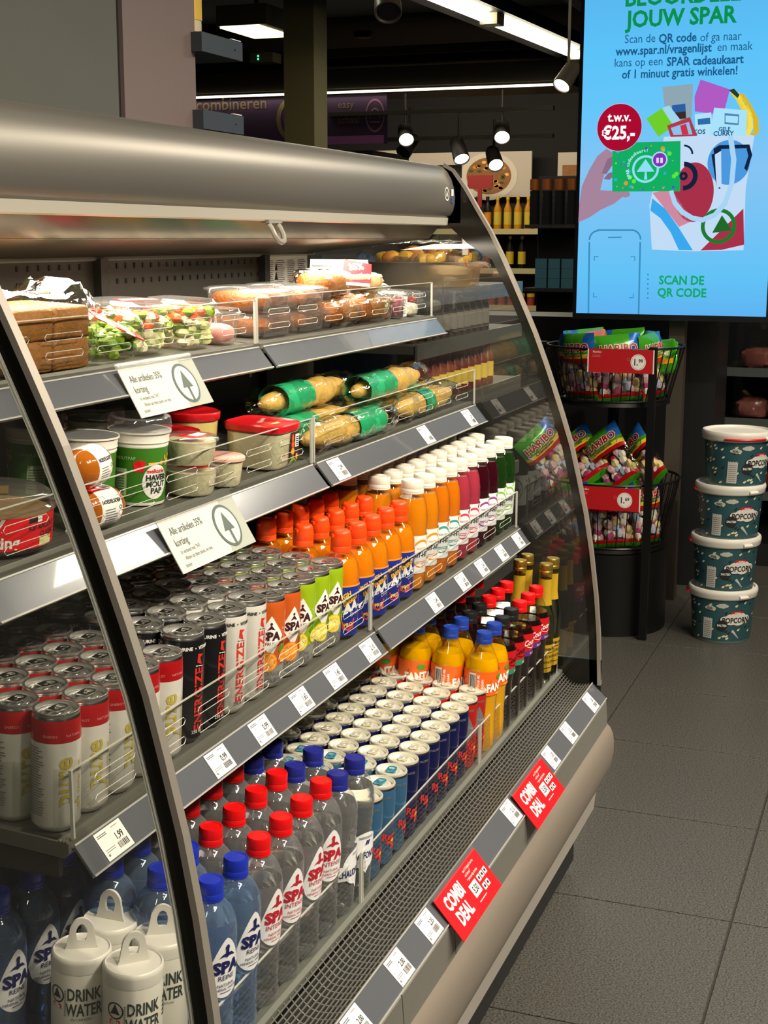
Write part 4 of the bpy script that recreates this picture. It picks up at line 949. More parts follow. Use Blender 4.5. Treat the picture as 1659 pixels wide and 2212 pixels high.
def red_tub(label, x, y, r, h, sauce, big):
    t = thing('red_lid_tub', label, 'tub', at_shelf('2', x, y), rx=TL, group='tubs with red lids')
    MB().lathe([(0, .002), (r*.84, .002), (r*.9, .008), (r*.97, h-.014), (0, h-.013)], 36, sq=5 if big else 0).build('tub_filling', sauce, t)
    MB().lathe([(r*.86, .0005), (r*.93, .005), (r, h-.003)], 36, sq=5 if big else 0).build('tub_wall', CLEAR, t)
    MB().lathe([(r*1.0, h-.012), (r*1.045, h-.010), (r*1.06, h-.001), (r*1.02, h+.001), (r*.97, h-.001), (0, h-.001)], 36, sq=5 if big else 0).build('lid', REDL, t)
    if big:
        p = Pr(.004); p.rect(.004, .012, .036, .056, M('dark_brown_print', '#38231c', .5), 1)
        p.ell(.012, .047, .004, .006, M('tomato_orange'), 2).ell(.013, .037, .0055, .0055, M('tomato_orange'), 2).ell(.013, .026, .006, .0055, ORA, 2).ell(.028, .016, .004, .005, ORA, 2).rect(.021, .032, .035, .052, WHITE, 2).lines(.022, .034, .034, .050, 5, INK, 3).poly([(.0, .008), (.018, .012), (.030, .006), (.014, .020)], LETT, 2)
        p.build('label', lambda u, v, k: (u, -(r*.955+.0004*k+.0012), v), t)
        Pr().poly([(-.02, -.02), (.006, -.028), (.016, -.018)], LETT2, 1).text('Kip kerrie', .012, .004, .012, WHITE, 1, rot=.3).build('lid_print', on_plane((0, 0, h-.0006), (1, 0, 0), (0, 1, 0)), t)
red_tub('large square tub of creamy salad with red lid beside the garlic bread', 1.985, .9535, .0475, .070, CREAM, True)
red_tub('red lidded tub with yellow sauce standing in the back row', 1.905, 1.040, .045, .088, CREAM2, False)
red_tub('red lidded tub standing directly behind the stacked creamy bowls', 1.805, 1.020, .045, .072, CREAM, False)
# garlic breads in film with a green sleeve
GAR = M('garlic_bread_crust', '#cfa956', .6, var=.35, vs=60, bump=.6, bs=120); GRN = M('green_paper_sleeve', '#23a068', .4, coat=.3)
def garlic(label, x0, x1, y, z, seed, g0, g1):
    r = random.Random(seed); L = x1-x0; t = thing('garlic_bread', label, 'bread', (x0, y, sz('2', y)+.0008+z), rx=TL, rz=r.uniform(-.03, .03), group='film wrapped garlic breads with green sleeve')
    n = 16; prof = [(.0245*(min(1, 3.2*k/n)**.5 if k < n*.5 else min(1, 3.2*(n-k)/n)**.5)*(1+.09*math.sin(k*2.1+seed)), L*(.06+.88*k/n)) for k in range(n+1)]
    def lay(mb, jit):
        mb.v = [(zz, xx*(1+r.uniform(-jit, jit))*1.08, max(.0003, .0255+yy*(1+r.uniform(-jit, jit)))) for xx, yy, zz in mb.v]; return mb
    lay(MB().lathe([(0, L*.06)]+prof[1:-1]+[(0, L*.94)], 16), .03).build('loaf', GAR, t)
    lay(MB().lathe([(.0272, L*g0), (.0276, L*(g0*.7+g1*.3)), (.0268, L*(g0*.35+g1*.65)), (.0272, L*g1)], 20), .02).build('green_sleeve', GRN, t)
    fp = [(.004, 0), (.013, L*.02), (.010, L*.05)]+[(.0285*(1+.05*math.sin(k*1.3)), L*(.09+.82*k/18)) for k in range(19)]+[(.010, L*.95), (.014, L*.98), (.005, L)]
    lay(MB().lathe(fp, 22), .085).build('film_wrap', FILM, t)
garlic('garlic bread with green sleeve lying lowest in front, beside the big red lidded tub', 2.065, 2.500, .936, 0, 1, .50, .78)
garlic('garlic bread lying lowest in front, nearer the far end glass', 2.505, 2.935, .934, 0, 2, .35, .5)
garlic('garlic bread lying lowest behind, beside the big red lidded tub', 2.070, 2.500, .993, 0, 3, .15, .42)
garlic('garlic bread lying lowest behind, nearer the far end glass', 2.505, 2.935, .993, 0, 4, .3, .6)
garlic('garlic bread on top of the pile, its green sleeve beside a crumpled film end', 2.075, 2.520, 1.015, .050, 5, .20, .46)
garlic('garlic bread on top of the pile with broad green sleeve, nearer the far end glass', 2.36, 2.80, .962, .048, 6, .12, .45)
garlic('garlic bread at the back of the pile beside the far end glass', 2.54, 2.955, 1.052, .0, 7, .2, .5)
# ================================================================ price tags and signs on the rails
def rail_frame(s):
    (yt, zt), (yb, zb) = RT[s]; d = Vector((0, yb-yt, zb-zt)); return Vector((0, yt, zt)), d.normalized(), d.length
def price_tag(s, x, price, label, wd=.052):
    o, d, L = rail_frame(s); p = Pr(.02); h = L-.003; n = Vector((1, 0, 0)).cross(-d)
    p.rect(-wd/2, -h, wd/2, 0, PAPER, 1); k = wd/.052
    p.text(price, .0115*k, -h*.56, .0115, INK, 2, sx=.78*k, bold=.02).lines(-wd*.44, -wd*.1, -h*.20, -h*.08, 2, INK, 2, h=.4)
    p.bars(.002, wd*.40, -h*.86, -h*.64, 14, INK, 2).lines(-wd*.42, -.004, -h*.74, -h*.60, 2, GINK, 2, h=.3).rect(-wd*.42, -h*.88, -wd*.36, -h*.80, GINK, 2).rect(wd*.1, -h*.12, wd*.35, -h*.09, M('pinkish_ink', '#c77a7a', .6), 2)
    f = on_plane(o+Vector((x, 0, 0))+n*.0006+d*.0015, (1, 0, 0), -d)
    m = p.build('price_tag', f, None); tag(m, label, 'price tag', 'price tags on the rails')
P3S = [(1.251, '1,99', 'white 1,99 price tag behind the near end glass'), (1.504, '0,99', 'white 0,99 price tag below the first black energy cans'), (1.627, '0,99', 'white 0,99 price tag below the white energy cans'), (1.757, '1,65', 'white 1,65 price tag below the orange fruit cans'), (1.880, '1,45', 'white 1,45 price tag below the lime fruit cans'), (2.025, '2,10', 'white 2,10 price tag at the end of its rail'),
       (2.347, '2,45', 'white price tag alone in the middle of the lowest shelf far rail'), (2.515, '2,45', 'price tag below the deep orange vitamin drinks'), (2.643, '2,45', 'price tag below the raspberry vitamin drinks'), (2.786, '2,45', 'price tag below the dark purple vitamin drinks'), (2.918, '2,45', 'price tag below the green vitamin drinks, last on its rail')]
for x, p_, l in P3S: price_tag('3', x, p_, l)
for x, p_, l in [(2.150, '2,99', 'white 2,99 price tag below the garlic bread'), (2.598, '', 'blank white price tag on the far rail of the middle shelf'), (2.883, '1,29', 'price tag last on the middle shelf rail')]: price_tag('2', x, p_, l)
for x, p_, l in [(1.533, '2,00', 'white price tag cut by the picture edge at the near end of the base rail'), (1.690, '2,00', 'white 2,00 price tag on the base rail'), (1.817, '2,35', 'white 2,35 price tag beside the nearer red COMBI DEAL sign'), (2.262, '2,15', 'price tag tucked beside the farther red COMBI DEAL sign'), (2.548, '1,35', 'price tag on the base rail just beyond the farther COMBI DEAL sign'), (2.698, '1,25', 'price tag on the base rail, second from its far end'), (2.902, '1,30', 'price tag on the base rail, last at its far end')]: price_tag('B', x, p_, l)
def card(name, label, cat, o, v, wd, group, front, m, lay):
    o = Vector(o); v = Vector(v); h = v.length; d = v.normalized(); n = Vector((1, 0, 0)).cross(-d)
    t = thing(name, label, cat, o, 0, group); r = t
    b = MB(); q = n*.0006; b.add([(-q)+Vector((0, 0, 0)), Vector((wd, 0, 0))-q, Vector((wd, 0, 0))+d*h-q, d*h-q, q, Vector((wd, 0, 0))+q, Vector((wd, 0, 0))+d*h+q, d*h+q], [(0, 1, 2, 3), (7, 6, 5, 4), (0, 4, 5, 1), (1, 5, 6, 2), (2, 6, 7, 3), (3, 7, 4, 0)])
    b.build('card', m, t)
    p = Pr(.03); lay(p, wd, h); p.build('printed_text', on_plane(q*1.2, (1, 0, 0), -d, .00025), t)
    c = MB(); c.bar(-d*.003+n*.0004, Vector((wd, 0, 0))-d*.003+n*.0004, d*.005, n*.0016); c.build('clear_holder', CLEAR, t)
SG = M('sign_grey_green', '#59655f', .5); SGW = M('sign_off_white', '#d5d3c8', .45, coat=.2)
def korting(p, w_, h):
    p.rect(w_*.80, -h, w_, 0, M('sign_grey_tint', '#a7aba0', .5), 1).strips(w_*.66, w_*.80, lambda u: -h, lambda u: -h*(1-(u/w_-.66)/.14), M('sign_grey_tint'), 1, 6)
    p.text('Alle artikelen 35%', w_*.285, -h*.30, h*.205, SG, 2, sx=.78).text('korting', w_*.155, -h*.52, h*.205, SG, 2, sx=.78)
    p.text('In verband met THT.', w_*.215, -h*.67, h*.105, SG, 2, sx=.8).text('Alleen op deze plank, en met', w_*.28, -h*.795, h*.105, SG, 2, sx=.8).text('sticker', w_*.105, -h*.92, h*.105, SG, 2, sx=.8)
    cx, cy, r = w_*.755, -h*.50, h*.43
    p.ell(cx, cy, r, r, SG, 3, 24).ell(cx, cy, r*.86, r*.86, SGW, 4, 24).poly([(cx-r*.46, cy-r*.22), (cx+r*.46, cy-r*.22), (cx, cy+r*.66)], SG, 5).poly([(cx-r*.10, cy-r*.9), (cx+r*.10, cy-r*.9), (cx+r*.10, cy-r*.2), (cx-r*.10, cy-r*.2)], SG, 5)
card('discount_card', 'white Alle artikelen 35% korting card hanging on the top shelf rail', 'sign', (1.622, .9875, 1.2480), (0, -.0350, -.0625), .204, 'korting cards', 0, SGW, korting)
card('discount_card', 'white Alle artikelen 35% korting card hanging on the middle shelf rail', 'sign', (1.550, .8940, 1.0620), (0, -.0375, -.0635), .211, 'korting cards', 0, SGW, korting)
def combi(p, w_, h):
    p.text('COMBI', w_*.28, -h*.42, h*.40, WHITE, 2, sx=.80, bold=.045).text('DEAL', w_*.27, -h*.80, h*.40, WHITE, 2, sx=.80, bold=.045)
    p.text('met 3 Original burrito', w_*.73, -h*.15, h*.085, WHITE, 2, sx=.9).text('oud donut*', w_*.66, -h*.245, h*.085, WHITE, 2, sx=.9).text('+ plantaardig drankje', w_*.71, -h*.34, h*.085, WHITE, 2, sx=.9)
    p.rect(w_*.54, -h*.70, w_*.70, -h*.41, WHITE, 2).text('5,50', w_*.62, -h*.63, h*.22, INK, 3, sx=.7, bold=.02)
    for k in range(3): p.rect(w_*(.735+.075*k), -h*.55, w_*(.795+.075*k), -h*.41, WHITE, 2).ell(w_*(.765+.075*k), -h*.48, w_*.016, h*.035, INK, 3, 6)
    for k in range(2): p.rect(w_*(.735+.075*k), -h*.76, w_*(.795+.075*k), -h*.62, WHITE, 2).ell(w_*(.765+.075*k), -h*.69, w_*.016, h*.035, INK, 3, 6)
    p.lines(w_*.55, w_*.72, -h*.82, -h*.78, 1, WHITE, 2)
for x, l in ((1.859, 'red COMBI DEAL sign on the base rail, nearer the shopper'), (2.294, 'red COMBI DEAL sign on the base rail, farther along the case')):
    card('deal_sign', l, 'sign', (x, .6200, .4485), (0, -.0490, -.057), .202, 'red COMBI DEAL signs', 0, RED, combi)
# ================================================================ advertising screen
def screen():
    x0, yl, zb, Wd, Hd = 5.45, 1.254, 1.135, .717, 1.275; k = Wd/410
    t = thing('advert_screen', 'tall bright blue advertising screen on a grey post', 'screen', (x0, yl, zb), rz=-PI/2); t.rotation_euler = (0, .004, -PI/2)
    # local frame: x to the right across the screen, -y towards the shopper, z up
    BEZ = M('black_bezel', (.008, .008, .010), .25)
    MB().box(-.014, Wd+.014, .004, .06, -.022, Hd+.02).build('housing', BEZ, t)
    b = MB()
    for a in ((-.014, 0, -.022, Hd+.02), (Wd, Wd+.014, -.022, Hd+.02), (0, Wd, -.022, 0), (0, Wd, Hd, Hd+.02)): b.box(a[0], a[1], -.002, .006, a[2], a[3])
    b.build('bezel', BEZ, t)
    m = bpy.data.materials.new('screen_blue'); m.use_nodes = True; nt = m.node_tree; nt.nodes.clear(); N = nt.nodes.new
    o, e, tc, sx, r = N('ShaderNodeOutputMaterial'), N('ShaderNodeEmission'), N('ShaderNodeTexCoord'), N('ShaderNodeSeparateXYZ'), N('ShaderNodeValToRGB')
    mr = N('ShaderNodeMath'); mr.operation = 'DIVIDE'; mr.inputs[1].default_value = 1.2
    L = nt.links.new; L(tc.outputs['Object'], sx.inputs[0]); L(sx.outputs['Z'], mr.inputs[0]); L(mr.outputs[0], r.inputs[0]); L(r.outputs[0], e.inputs[0]); L(e.outputs[0], o.inputs[0])
    cr = r.color_ramp; cr.elements[0].color = (*rgb('#5fb4f2'), 1); cr.elements[1].color = (*rgb('#58b6ee'), 1)
    for p_, c in ((.12, '#62c2f6'), (.45, '#86c4f4'), (.62, '#67c6fa'), (.8, '#5cc3f8')):
        q = cr.elements.new(p_); q.color = (*rgb(c), 1)
    p = Pr(.03)
    def E(h): return emis('screen_'+h.lstrip('#'), h, 1.0)
    def xy(x, y): u = (x-1245-(675-y)*.0296)*k; return u, (675-y)*k/(1+.0000866*(x-1245-(675-y)*.03))
    def poly(pts, h, l): p.poly([xy(*q) for q in pts], E(h), l)
    def strip(a, b, h, l):          # band between two point rows, for shapes that are not convex
        for i in range(len(a)-1): poly([a[i], a[i+1], b[i+1], b[i]], h, l)
    def txt(s, x, y, size, h, l, **kw): u, v = xy(x, y); p.text(s, u, v, size*k, E(h), l, **kw)
    def ell(x, y, rx, ry, h, l, n=20): u, v = xy(x, y); p.ell(u, v, rx*k, ry*k, E(h), l, n)
    def ring(x, y, r0, r1, h, l, a0=0, a1=2*PI, sy=1): u, v = xy(x, y); p.ring(u, v, r0*k, r1*k, E(h), l, 28, a0, a1, sy)
    p.rect(0, 0, Wd, Hd, m, 0)
    GR, NB = '#0b8f4c', '#1c5b8c'
    txt('BEOORDEEL', 1470, 18, 47, GR, 3, sx=.92, bold=.03); txt('JOUW SPAR', 1468, 62, 47, GR, 3, sx=.90, bold=.03)
    txt('Scan de', 1383, 99, 25, NB, 3, sx=.86); txt('QR code', 1462, 97, 25, NB, 3, sx=.86, bold=.025); txt('of ga naar', 1551, 94, 25, NB, 3, sx=.86)
    txt('www.spar.nl/vragenlijst', 1432, 121, 25, NB, 3, sx=.86, bold=.025); txt('en maak', 1580, 114, 25, NB, 3, sx=.86)
    txt('kans op een', 1380, 147, 25, NB, 3, sx=.86); txt('SPAR cadeaukaart', 1519, 143, 25, NB, 3, sx=.86, bold=.025); txt('of 1 minuut gratis winkelen!', 1466, 168, 25, NB, 3, sx=.86, bold=.02)
    # groceries and carrier bag
    poly([(1431, 190), (1496, 183), (1493, 262), (1440, 258)], '#8fa7b3', 2); poly([(1452, 228), (1480, 224), (1481, 240), (1453, 243)], '#2a5ea8', 3); poly([(1455, 243), (1481, 240), (1482, 255), (1460, 257)], '#3a2a2a', 3)
    poly([(1511, 174), (1572, 194), (1562, 236), (1545, 246), (1500, 240), (1499, 210)], '#b05ac4', 3)
    for a, b, c in ((0, 0, '#e8d040'), (9, 6, '#f2e05a'), (20, 14, '#d8b62a')):
        strip([(1572+a, 200+b*.3), (1584+a, 214+b), (1598+a*1.1, 240+b), (1600+a*1.1, 268+b), (1594+a, 288)], [(1580+a, 198+b*.3), (1596+a, 212+b), (1609+a*1.1, 240+b), (1611+a*1.1, 268+b), (1604+a, 290)], c, 4)
    poly([(1570, 196), (1580, 192), (1592, 205), (1588, 212)], '#2c3a24', 5)
    poly([(1398, 256), (1431, 234), (1466, 264), (1424, 294)], '#6fce2c', 4); poly([(1431, 234), (1446, 228), (1470, 258), (1455, 270)], '#9fd8ee', 5); poly([(1442, 270), (1490, 252), (1506, 291), (1450, 294)], '#b03a4a', 6); poly([(1450, 275), (1488, 262), (1496, 288), (1456, 290)], '#8fc0ea', 7); poly([(1470, 270), (1482, 266), (1488, 288), (1474, 289)], '#c8344a', 8)
    poly([(1500, 246), (1534, 242), (1540, 290), (1502, 290)], '#b4e2f8', 5); poly([(1506, 256), (1532, 253), (1533, 266), (1507, 268)], '#2a6ea8', 6); txt('KOS', 1510, 287, 13, NB, 6, bold=.03)
    poly([(1540, 232), (1608, 237), (1606, 290), (1532, 290)], '#a9e2fb', 6); poly([(1562, 243), (1592, 246), (1591, 268), (1562, 266)], '#4a88b8', 7); poly([(1564, 248), (1590, 250), (1589, 264), (1564, 262)], '#a9e2fb', 8); txt('GELE', 1562, 280, 11, NB, 7, bold=.03); txt('CURRY', 1560, 290, 13, NB, 7, bold=.03)
    poly([(1436, 294), (1470, 290), (1624, 287), (1608, 400), (1606, 532), (1500, 536), (1412, 534), (1406, 440)], '#c3dcf6', 3)
    ell(1572, 346, 44, 46, '#4a98de', 4); ell(1500, 410, 42, 62, '#a83048', 4); poly([(1412, 412), (1452, 404), (1500, 470), (1470, 484)], '#d08aa0', 4)
    strip([(1412, 424), (1440, 446), (1468, 484), (1500, 534)], [(1408, 450), (1430, 466), (1452, 496), (1470, 534)], '#3aa8ee', 5)
    poly([(1516, 534), (1604, 443), (1607, 520), (1560, 532)], '#a83048', 5)
    for (a, b) in ((1468, 1490),):
        ring(1478, 376, 20, 30, '#12233f', 6, -PI/2, PI/2); ring(1478, 376, 3, 9, '#12233f', 6); ring(1478, 330, 16, 20, '#12233f', 6, 0, PI/2)
    strip([(1540, 318), (1552, 310), (1614, 308), (1620, 330), (1610, 364)], [(1550, 400), (1556, 318), (1608, 316), (1612, 332), (1604, 358)], '#12233f', 6); strip([(1536, 330), (1548, 400)], [(1542, 328), (1556, 402)], '#12233f', 7); poly([(1543, 330), (1556, 322), (1558, 396), (1548, 402)], '#c3dcf6', 8); poly([(1562, 322), (1606, 320), (1608, 334), (1562, 336)], '#4a98de', 8)
    ring(1553, 481, 29, 37, '#1f7a2e', 7); poly([(1540, 496), (1582, 490), (1560, 458)], '#1f6a2a', 8)
    pa = [(1447, 408), (1456, 436), (1472, 456), (1496, 470), (1520, 474), (1548, 462), (1570, 436), (1584, 392), (1588, 340), (1580, 290)]; pb = [(1456, 406), (1465, 430), (1480, 448), (1500, 460), (1519, 463), (1542, 453), (1561, 430), (1574, 390), (1577, 340), (1569, 291)]
    strip(pa, pb, '#a9d4f4', 9)
    # hand with gift card
    SK, SK2 = '#a5849c', '#8a6c88'
    strip([(1250, 478), (1252, 440), (1258, 400), (1276, 362), (1292, 336), (1312, 320)], [(1276, 466), (1290, 446), (1296, 418), (1304, 386), (1312, 360), (1328, 330)], SK, 3); strip([(1276, 466), (1290, 446), (1296, 418)], [(1300, 450), (1330, 436), (1345, 424)], SK, 3); strip([(1296, 418), (1345, 424)], [(1294, 408), (1356, 410)], SK, 4); ell(1354, 416, 10, 7, SK, 4)
    strip([(1302, 372), (1314, 342), (1330, 334)], [(1312, 374), (1324, 356), (1332, 352)], SK2, 5); strip([(1306, 384), (1316, 372), (1330, 368)], [(1318, 386), (1326, 380), (1332, 378)], SK2, 5)
    poly([(1325, 326), (1325, 308), (1471, 302), (1471, 408), (1325, 411)], '#13ae62', 6)
    ring(1397, 362, 24, 29, '#8fe0f4', 8); poly([(1378, 368), (1416, 367), (1397, 341)], '#8fe0f4', 8); poly([(1394, 384), (1401, 384), (1399, 366), (1396, 366)], '#8fe0f4', 8)
    ell(1427, 342, 17, 17, '#b8d4f8', 9); ell(1427, 342, 14, 14, '#7a34b4', 10); poly([(1420, 349), (1434, 349), (1434, 338), (1420, 338)], '#e8d4f4', 11); poly([(1425.5, 349), (1428.5, 349), (1428.5, 338), (1425.5, 338)], '#7a34b4', 12)
    rr = random.Random(5); cs = ['#7a4ac8', '#e8903a', '#5ae83a', '#3aa8ee', '#4a58c8']
    for i in range(44):
        x, y = rr.uniform(1330, 1466), rr.uniform(312, 405)
        if (x-1397)**2+(y-362)**2 > 34**2 and (x-1427)**2+(y-342)**2 > 20**2: q = rr.choice((1.5, 2.2, 3.2, 4.6)); ell(x, y, q, q, rr.choice(cs), 7, 8)
    for i, ch in enumerate('SPAR cadeaukaart!'):
        a = PI*1.16-i*.135; txt(ch, 1397+36*math.cos(a), 362-36*math.sin(a), 9.5, '#b8f0f8', 8, rot=a-PI/2, bold=.02)
    ell(1340, 275, 49, 50, '#a8cdf4', 9, 28); ell(1340, 275, 48, 49, '#ad0a30', 10, 28); txt('t.w.v.', 1340, 262, 26, '#ffffff', 11, bold=.03, sx=.9); txt('€25,-', 1338, 299, 38, '#ffffff', 11, bold=.035, sx=.85)
    # phone outline with the code window left blank
    ph = '#3a8cbc'
    for a in ([(1273, 520), (1276.5, 520), (1274.5, 675), (1271, 675)], [(1385, 518), (1388.5, 518), (1386, 675), (1382.5, 675)], [(1292, 492), (1370, 491), (1370, 494.5), (1292, 495.5)]): poly(a, ph, 4)
    ring(1295, 515, 18.5, 22, ph, 4, PI/2, PI); ring(1367, 513, 18.5, 22, ph, 4, 0, PI/2); poly([(1316, 508), (1346, 507), (1346, 509.5), (1316, 510.5)], ph, 4)
    for x, y, sx_, sy_ in ((1285, 550, 1, 1), (1376, 549, -1, 1), (1283, 640, 1, -1), (1373, 640, -1, -1)):
        poly([(x, y), (x+10*sx_, y), (x+10*sx_, y+1.8*sy_), (x, y+1.8*sy_)], ph, 4); poly([(x, y), (x+1.8*sx_, y), (x+1.8*sx_, y+10*sy_), (x, y+10*sy_)], ph, 4)
    txt('SCAN DE', 1476, 608, 26, '#12a868', 3, sx=.90, bold=.03); txt('QR CODE', 1477, 635, 26, '#12a868', 3, sx=.90, bold=.03)
    for i in range(6): ell(1404, 588+i*10.2, 2, 2, '#2f9ac8', 3, 8)
    p.build('display', lambda u, v, l: (u, -.0022-.00012*l, v), t)
    return t
scr = screen()
tag(MB().box(5.53, 5.59, .845, .905, 0, 1.115).build('screen_post', M('warm_grey_post', '#4a4238', .5)), 'grey square post carrying the blue advertising screen', 'post')
tag(MB().box(5.80, 6.15, .755, 2.3, 0, 1.10).build('black_counter', BLACK), 'black counter front standing in the dark behind the candy rack', 'counter')
# ================================================================ candy rack
BW = M('black_wire', (.008, .008, .008), .35, .3)
RX, RY = 5.125, 1.03
rk = thing('wire_rack', 'round black two-tier wire basket rack filled with candy bags', 'rack', (RX, RY, 0))
def circ(r, z, n=32): return [(r*math.cos(2*PI*k/n), r*math.sin(2*PI*k/n), z) for k in range(n)]
for zr, zb in ((1.040, .852), (.560, .322)):
    b = MB(); b.tube(circ(.248, zr), .0045, 6, closed=True); b.tube(circ(.200, zb), .0045, 6, closed=True); b.lathe([(0, zb-.004), (.200, zb-.004), (.203, zb-.018), (0, zb-.018)], 32)
    o = b.build('basket', BW, rk); ww = MB()
    for k in range(40):
        a = 2*PI*k/40; ww.tube([(.248*math.cos(a), .248*math.sin(a), zr), (.200*math.cos(a), .200*math.sin(a), zb)], .0021, 5)
    ww.build('basket_wire', BW, o, kind='stuff')
for a in (3.86, 1.77, 5.95): rk_ = MB().box(-.013, .013, -.013, .013, 0, 1.05).build('post', BW, rk, loc=(.262*math.cos(a), .262*math.sin(a), 0))
mb = MB().lathe([(0, .0), (.215, .0), (.215, .30), (.02, .302), (.02, 1.0), (0, 1.0)], 32); mb.build('core', BW, rk)
BGG = M('bag_green_foil', '#3f9a22', .25, .2, coat=.4); BGR = M('bag_red_foil', '#bb141c', .25, .2, coat=.4); BGB = M('bag_blue_foil', '#1f62b4', .25, .2); BGO = M('bag_orange_foil', '#e0641a', .25, .2)
CF = thin('bag_clear_film', (.96, .96, .95), .08, .08, bump=.6, bs=30); MSH = [M('pink_marshmallow', '#d8aab0', .7), M('white_marshmallow', '#e6e0cf', .7), M('yellow_marshmallow', '#e2d28a', .7), M('blue_marshmallow', '#b3c4d8', .7), M('magenta_candy', '#b4407a', .5)]
def candy():
    t = thing('candy_bag', 'x', 'candy bag'); w_, h = .165, .235; nx, ny = 12, 16; vs = []
    for s in (-1, 1):
        for j in range(ny+1):
            for i in range(nx+1):
                u, v = i/nx*2-1, j/ny*2-1; d = .030*max(0, (1-abs(u)**2.4))**.55*max(0, (1-abs(v*1.04)**4))**.5 if abs(v) < .96 else 0
                vs.append((u*w_/2*(1-.05*(1-abs(v))), s*d*(1+.08*math.sin(i*2.1+j*1.7)), (v+1)*h/2))
    N1 = (nx+1)*(ny+1); fs = []; ms = []
    for s in (0, 1):
        for j in range(ny):
            for i in range(nx):
                a = s*N1+j*(nx+1)+i; q = (a, a+1, a+nx+2, a+nx+1); fs.append(q if s == 0 else q[::-1])
                ms.append(0 if j < 1 or j >= 11 else 2 if j in (1, 9) else 3 if j == 10 else 1)
                if j >= 12 and i > 8: ms[-1] = 4
    MB().add(vs, fs, ms, True).build('bag_wall', [BGG, CF, BGR, M('bag_yellow_foil', '#d8c42c', .25), BGB], t)
    m = MB(); r = random.Random(6)
    for k in range(36): m.ico((r.uniform(-.060, .060), r.uniform(-.014, .014), r.uniform(.026, .128)), r.uniform(.012, .017), r.choice((0, 0, 1, 1, 1, 2, 2, 3, 3, 4)), 1, (1, .9, 1.1), .1, r)
    m.build('marshmallows', MSH, t, kind='stuff')
    p = Pr(.02); yy = lambda u, v: -.030*max(0, 1-abs(u/(w_/2))**2.4)**.55*max(0, 1-abs((v/h*2-1)*1.04)**4)**.5
    p.text('HARIBO', 0, .172, .040, M('candy_white', '#e8e4dc', .4), 1, bold=.075, sx=.92).text('HARIBO', 0, .172, .040, M('candy_red', '#a3121c', .4), 2, bold=.03, sx=.92)
    p.poly([(-.06, .150), (.06, .150), (.07, .166), (-.07, .166)], M('pink_band', '#d58ac0', .4), 1).text('Chamallows', 0, .1525, .017, M('candy_plum', '#6d1a4a', .4), 3, bold=.02)
    p.build('printed_text', lambda u, v, l: (u, yy(u, v)-.0012-.0003*l, v), t); return t
cb = candy()
RC2 = random.Random(12)
def put_ring(zb, rad, n, tier, a_off):
    for k in range(n):
        a = a_off+2*PI*k/n; x, y = RX+rad*math.cos(a), RY+rad*math.sin(a)
        s = inst(cb, f'green topped marshmallow bag standing in the {tier} basket, {ORD[k]} counting round from the price sign', (x, y, zb), a+PI/2+RC2.uniform(-.1, .1), f'candy bags in the {tier} basket', ry=RC2.uniform(-.06, .06), rx=-.10)
put_ring(.854, .162, 7, 'upper', PI+.35); put_ring(.324, .162, 7, 'lower', PI+.30)
for k, (x, y, z, rz, rx, ry, lb) in enumerate([(4.985, 1.06, .555, -PI/2+.1, -.75, .55, 'tilted marshmallow bag lying aslant on the lower basket heap, white lettering slanting down'), (4.965, .945, .548, -PI/2-.15, -.62, .38, 'marshmallow bag lying on the lower basket heap in front of the rack post'), (5.00, .84, .552, -PI/2-.5, -.7, .5, 'marshmallow bag hanging over the basket rim towards the popcorn buckets'), (5.05, 1.18, .552, -PI/2+.5, -.6, -.4, 'marshmallow bag on the lower heap half hidden by the far end glass')]):
    inst(cb, lb, (x, y, z), rz, 'candy bags on the lower heap', rx, ry)
def sweet(name, label, loc, rz, rx, ry, mats, word, s=1.):
    t = thing(name, label, 'candy bag', loc, rz, None, rx, ry); t.scale = (s, s, s); MB().add(*lump((0, 0, .10), .075, .018, .10, 24, 14, .05, pw=.45), 0, True).build('bag_wall', mats, t)
    Pr().text(word, 0, .10, .035, WHITE, 1, bold=.04).poly([(-.06, .05), (.06, .05), (.06, .08), (-.06, .08)], YEL, 1).build('printed_text', on_plane((0, -.0195, 0), (1, 0, 0), (0, 0, 1)), t)
sweet('candy_bag', 'orange sweet bag lying across the top of the upper basket', (5.02, 1.13, 1.00), -PI/2, -.25, 1.2, BGO, 'FIZZ'); sweet('candy_bag', 'blue topped sweet bag sticking up at the rear of the upper basket', (5.22, 1.17, .925), -PI/2, -.05, -.35, BGB, 'SOUR', .75); sweet('candy_bag', 'bright green bag with corner sticking out beyond the upper basket rim', (5.10, .845, .945), -PI/2-.3, -.05, .35, BGG, 'LIME', .62)
for z, pr_, l, y0 in ((.962, ('1', '99'), 'red 1.99 price sign clipped to the upper basket', 1.075), (.477, ('1', '69'), 'red 1.69 price sign clipped to the lower basket', 1.105)):
    t = thing('price_sign', l, 'sign', (4.866, y0, z), -PI/2, 'red basket price signs'); Wd, h = .232, .082
    MB().box(0, Wd, .0, .0022, 0, h).build('card', M('deep_red_card', '#b5101a', .5), t); p = Pr(.02)
    p.rect(.0, 0, .004, h, WHITE, 1).rect(Wd-.004, 0, Wd, h, WHITE, 1).text('Haribo', .033, h-.014, .011, WHITE, 1).lines(.016, .045, h-.028, h-.018, 2, M('pale_red_print', '#d88a8a', .5), 1, h=.3)
    p.ell(.177, .039, .0265, .0275, WHITE, 1, 24).ell(.177, .039, .0235, .0245, M('deep_red_card'), 2, 24).ell(.177, .039, .0225, .0235, WHITE, 3, 24).text(pr_[0]+'.', .168, .029, .030, INK, 4, bold=.03, sx=.8).text(pr_[1], .186, .038, .017, INK, 4, bold=.03, sx=.9).ring(.143, .048, .0045, .0052, M('pale_red_print'), 2, 12)
    p.build('printed_text', on_plane((0, -.0003, 0), (1, 0, 0), (0, 0, 1)), t)
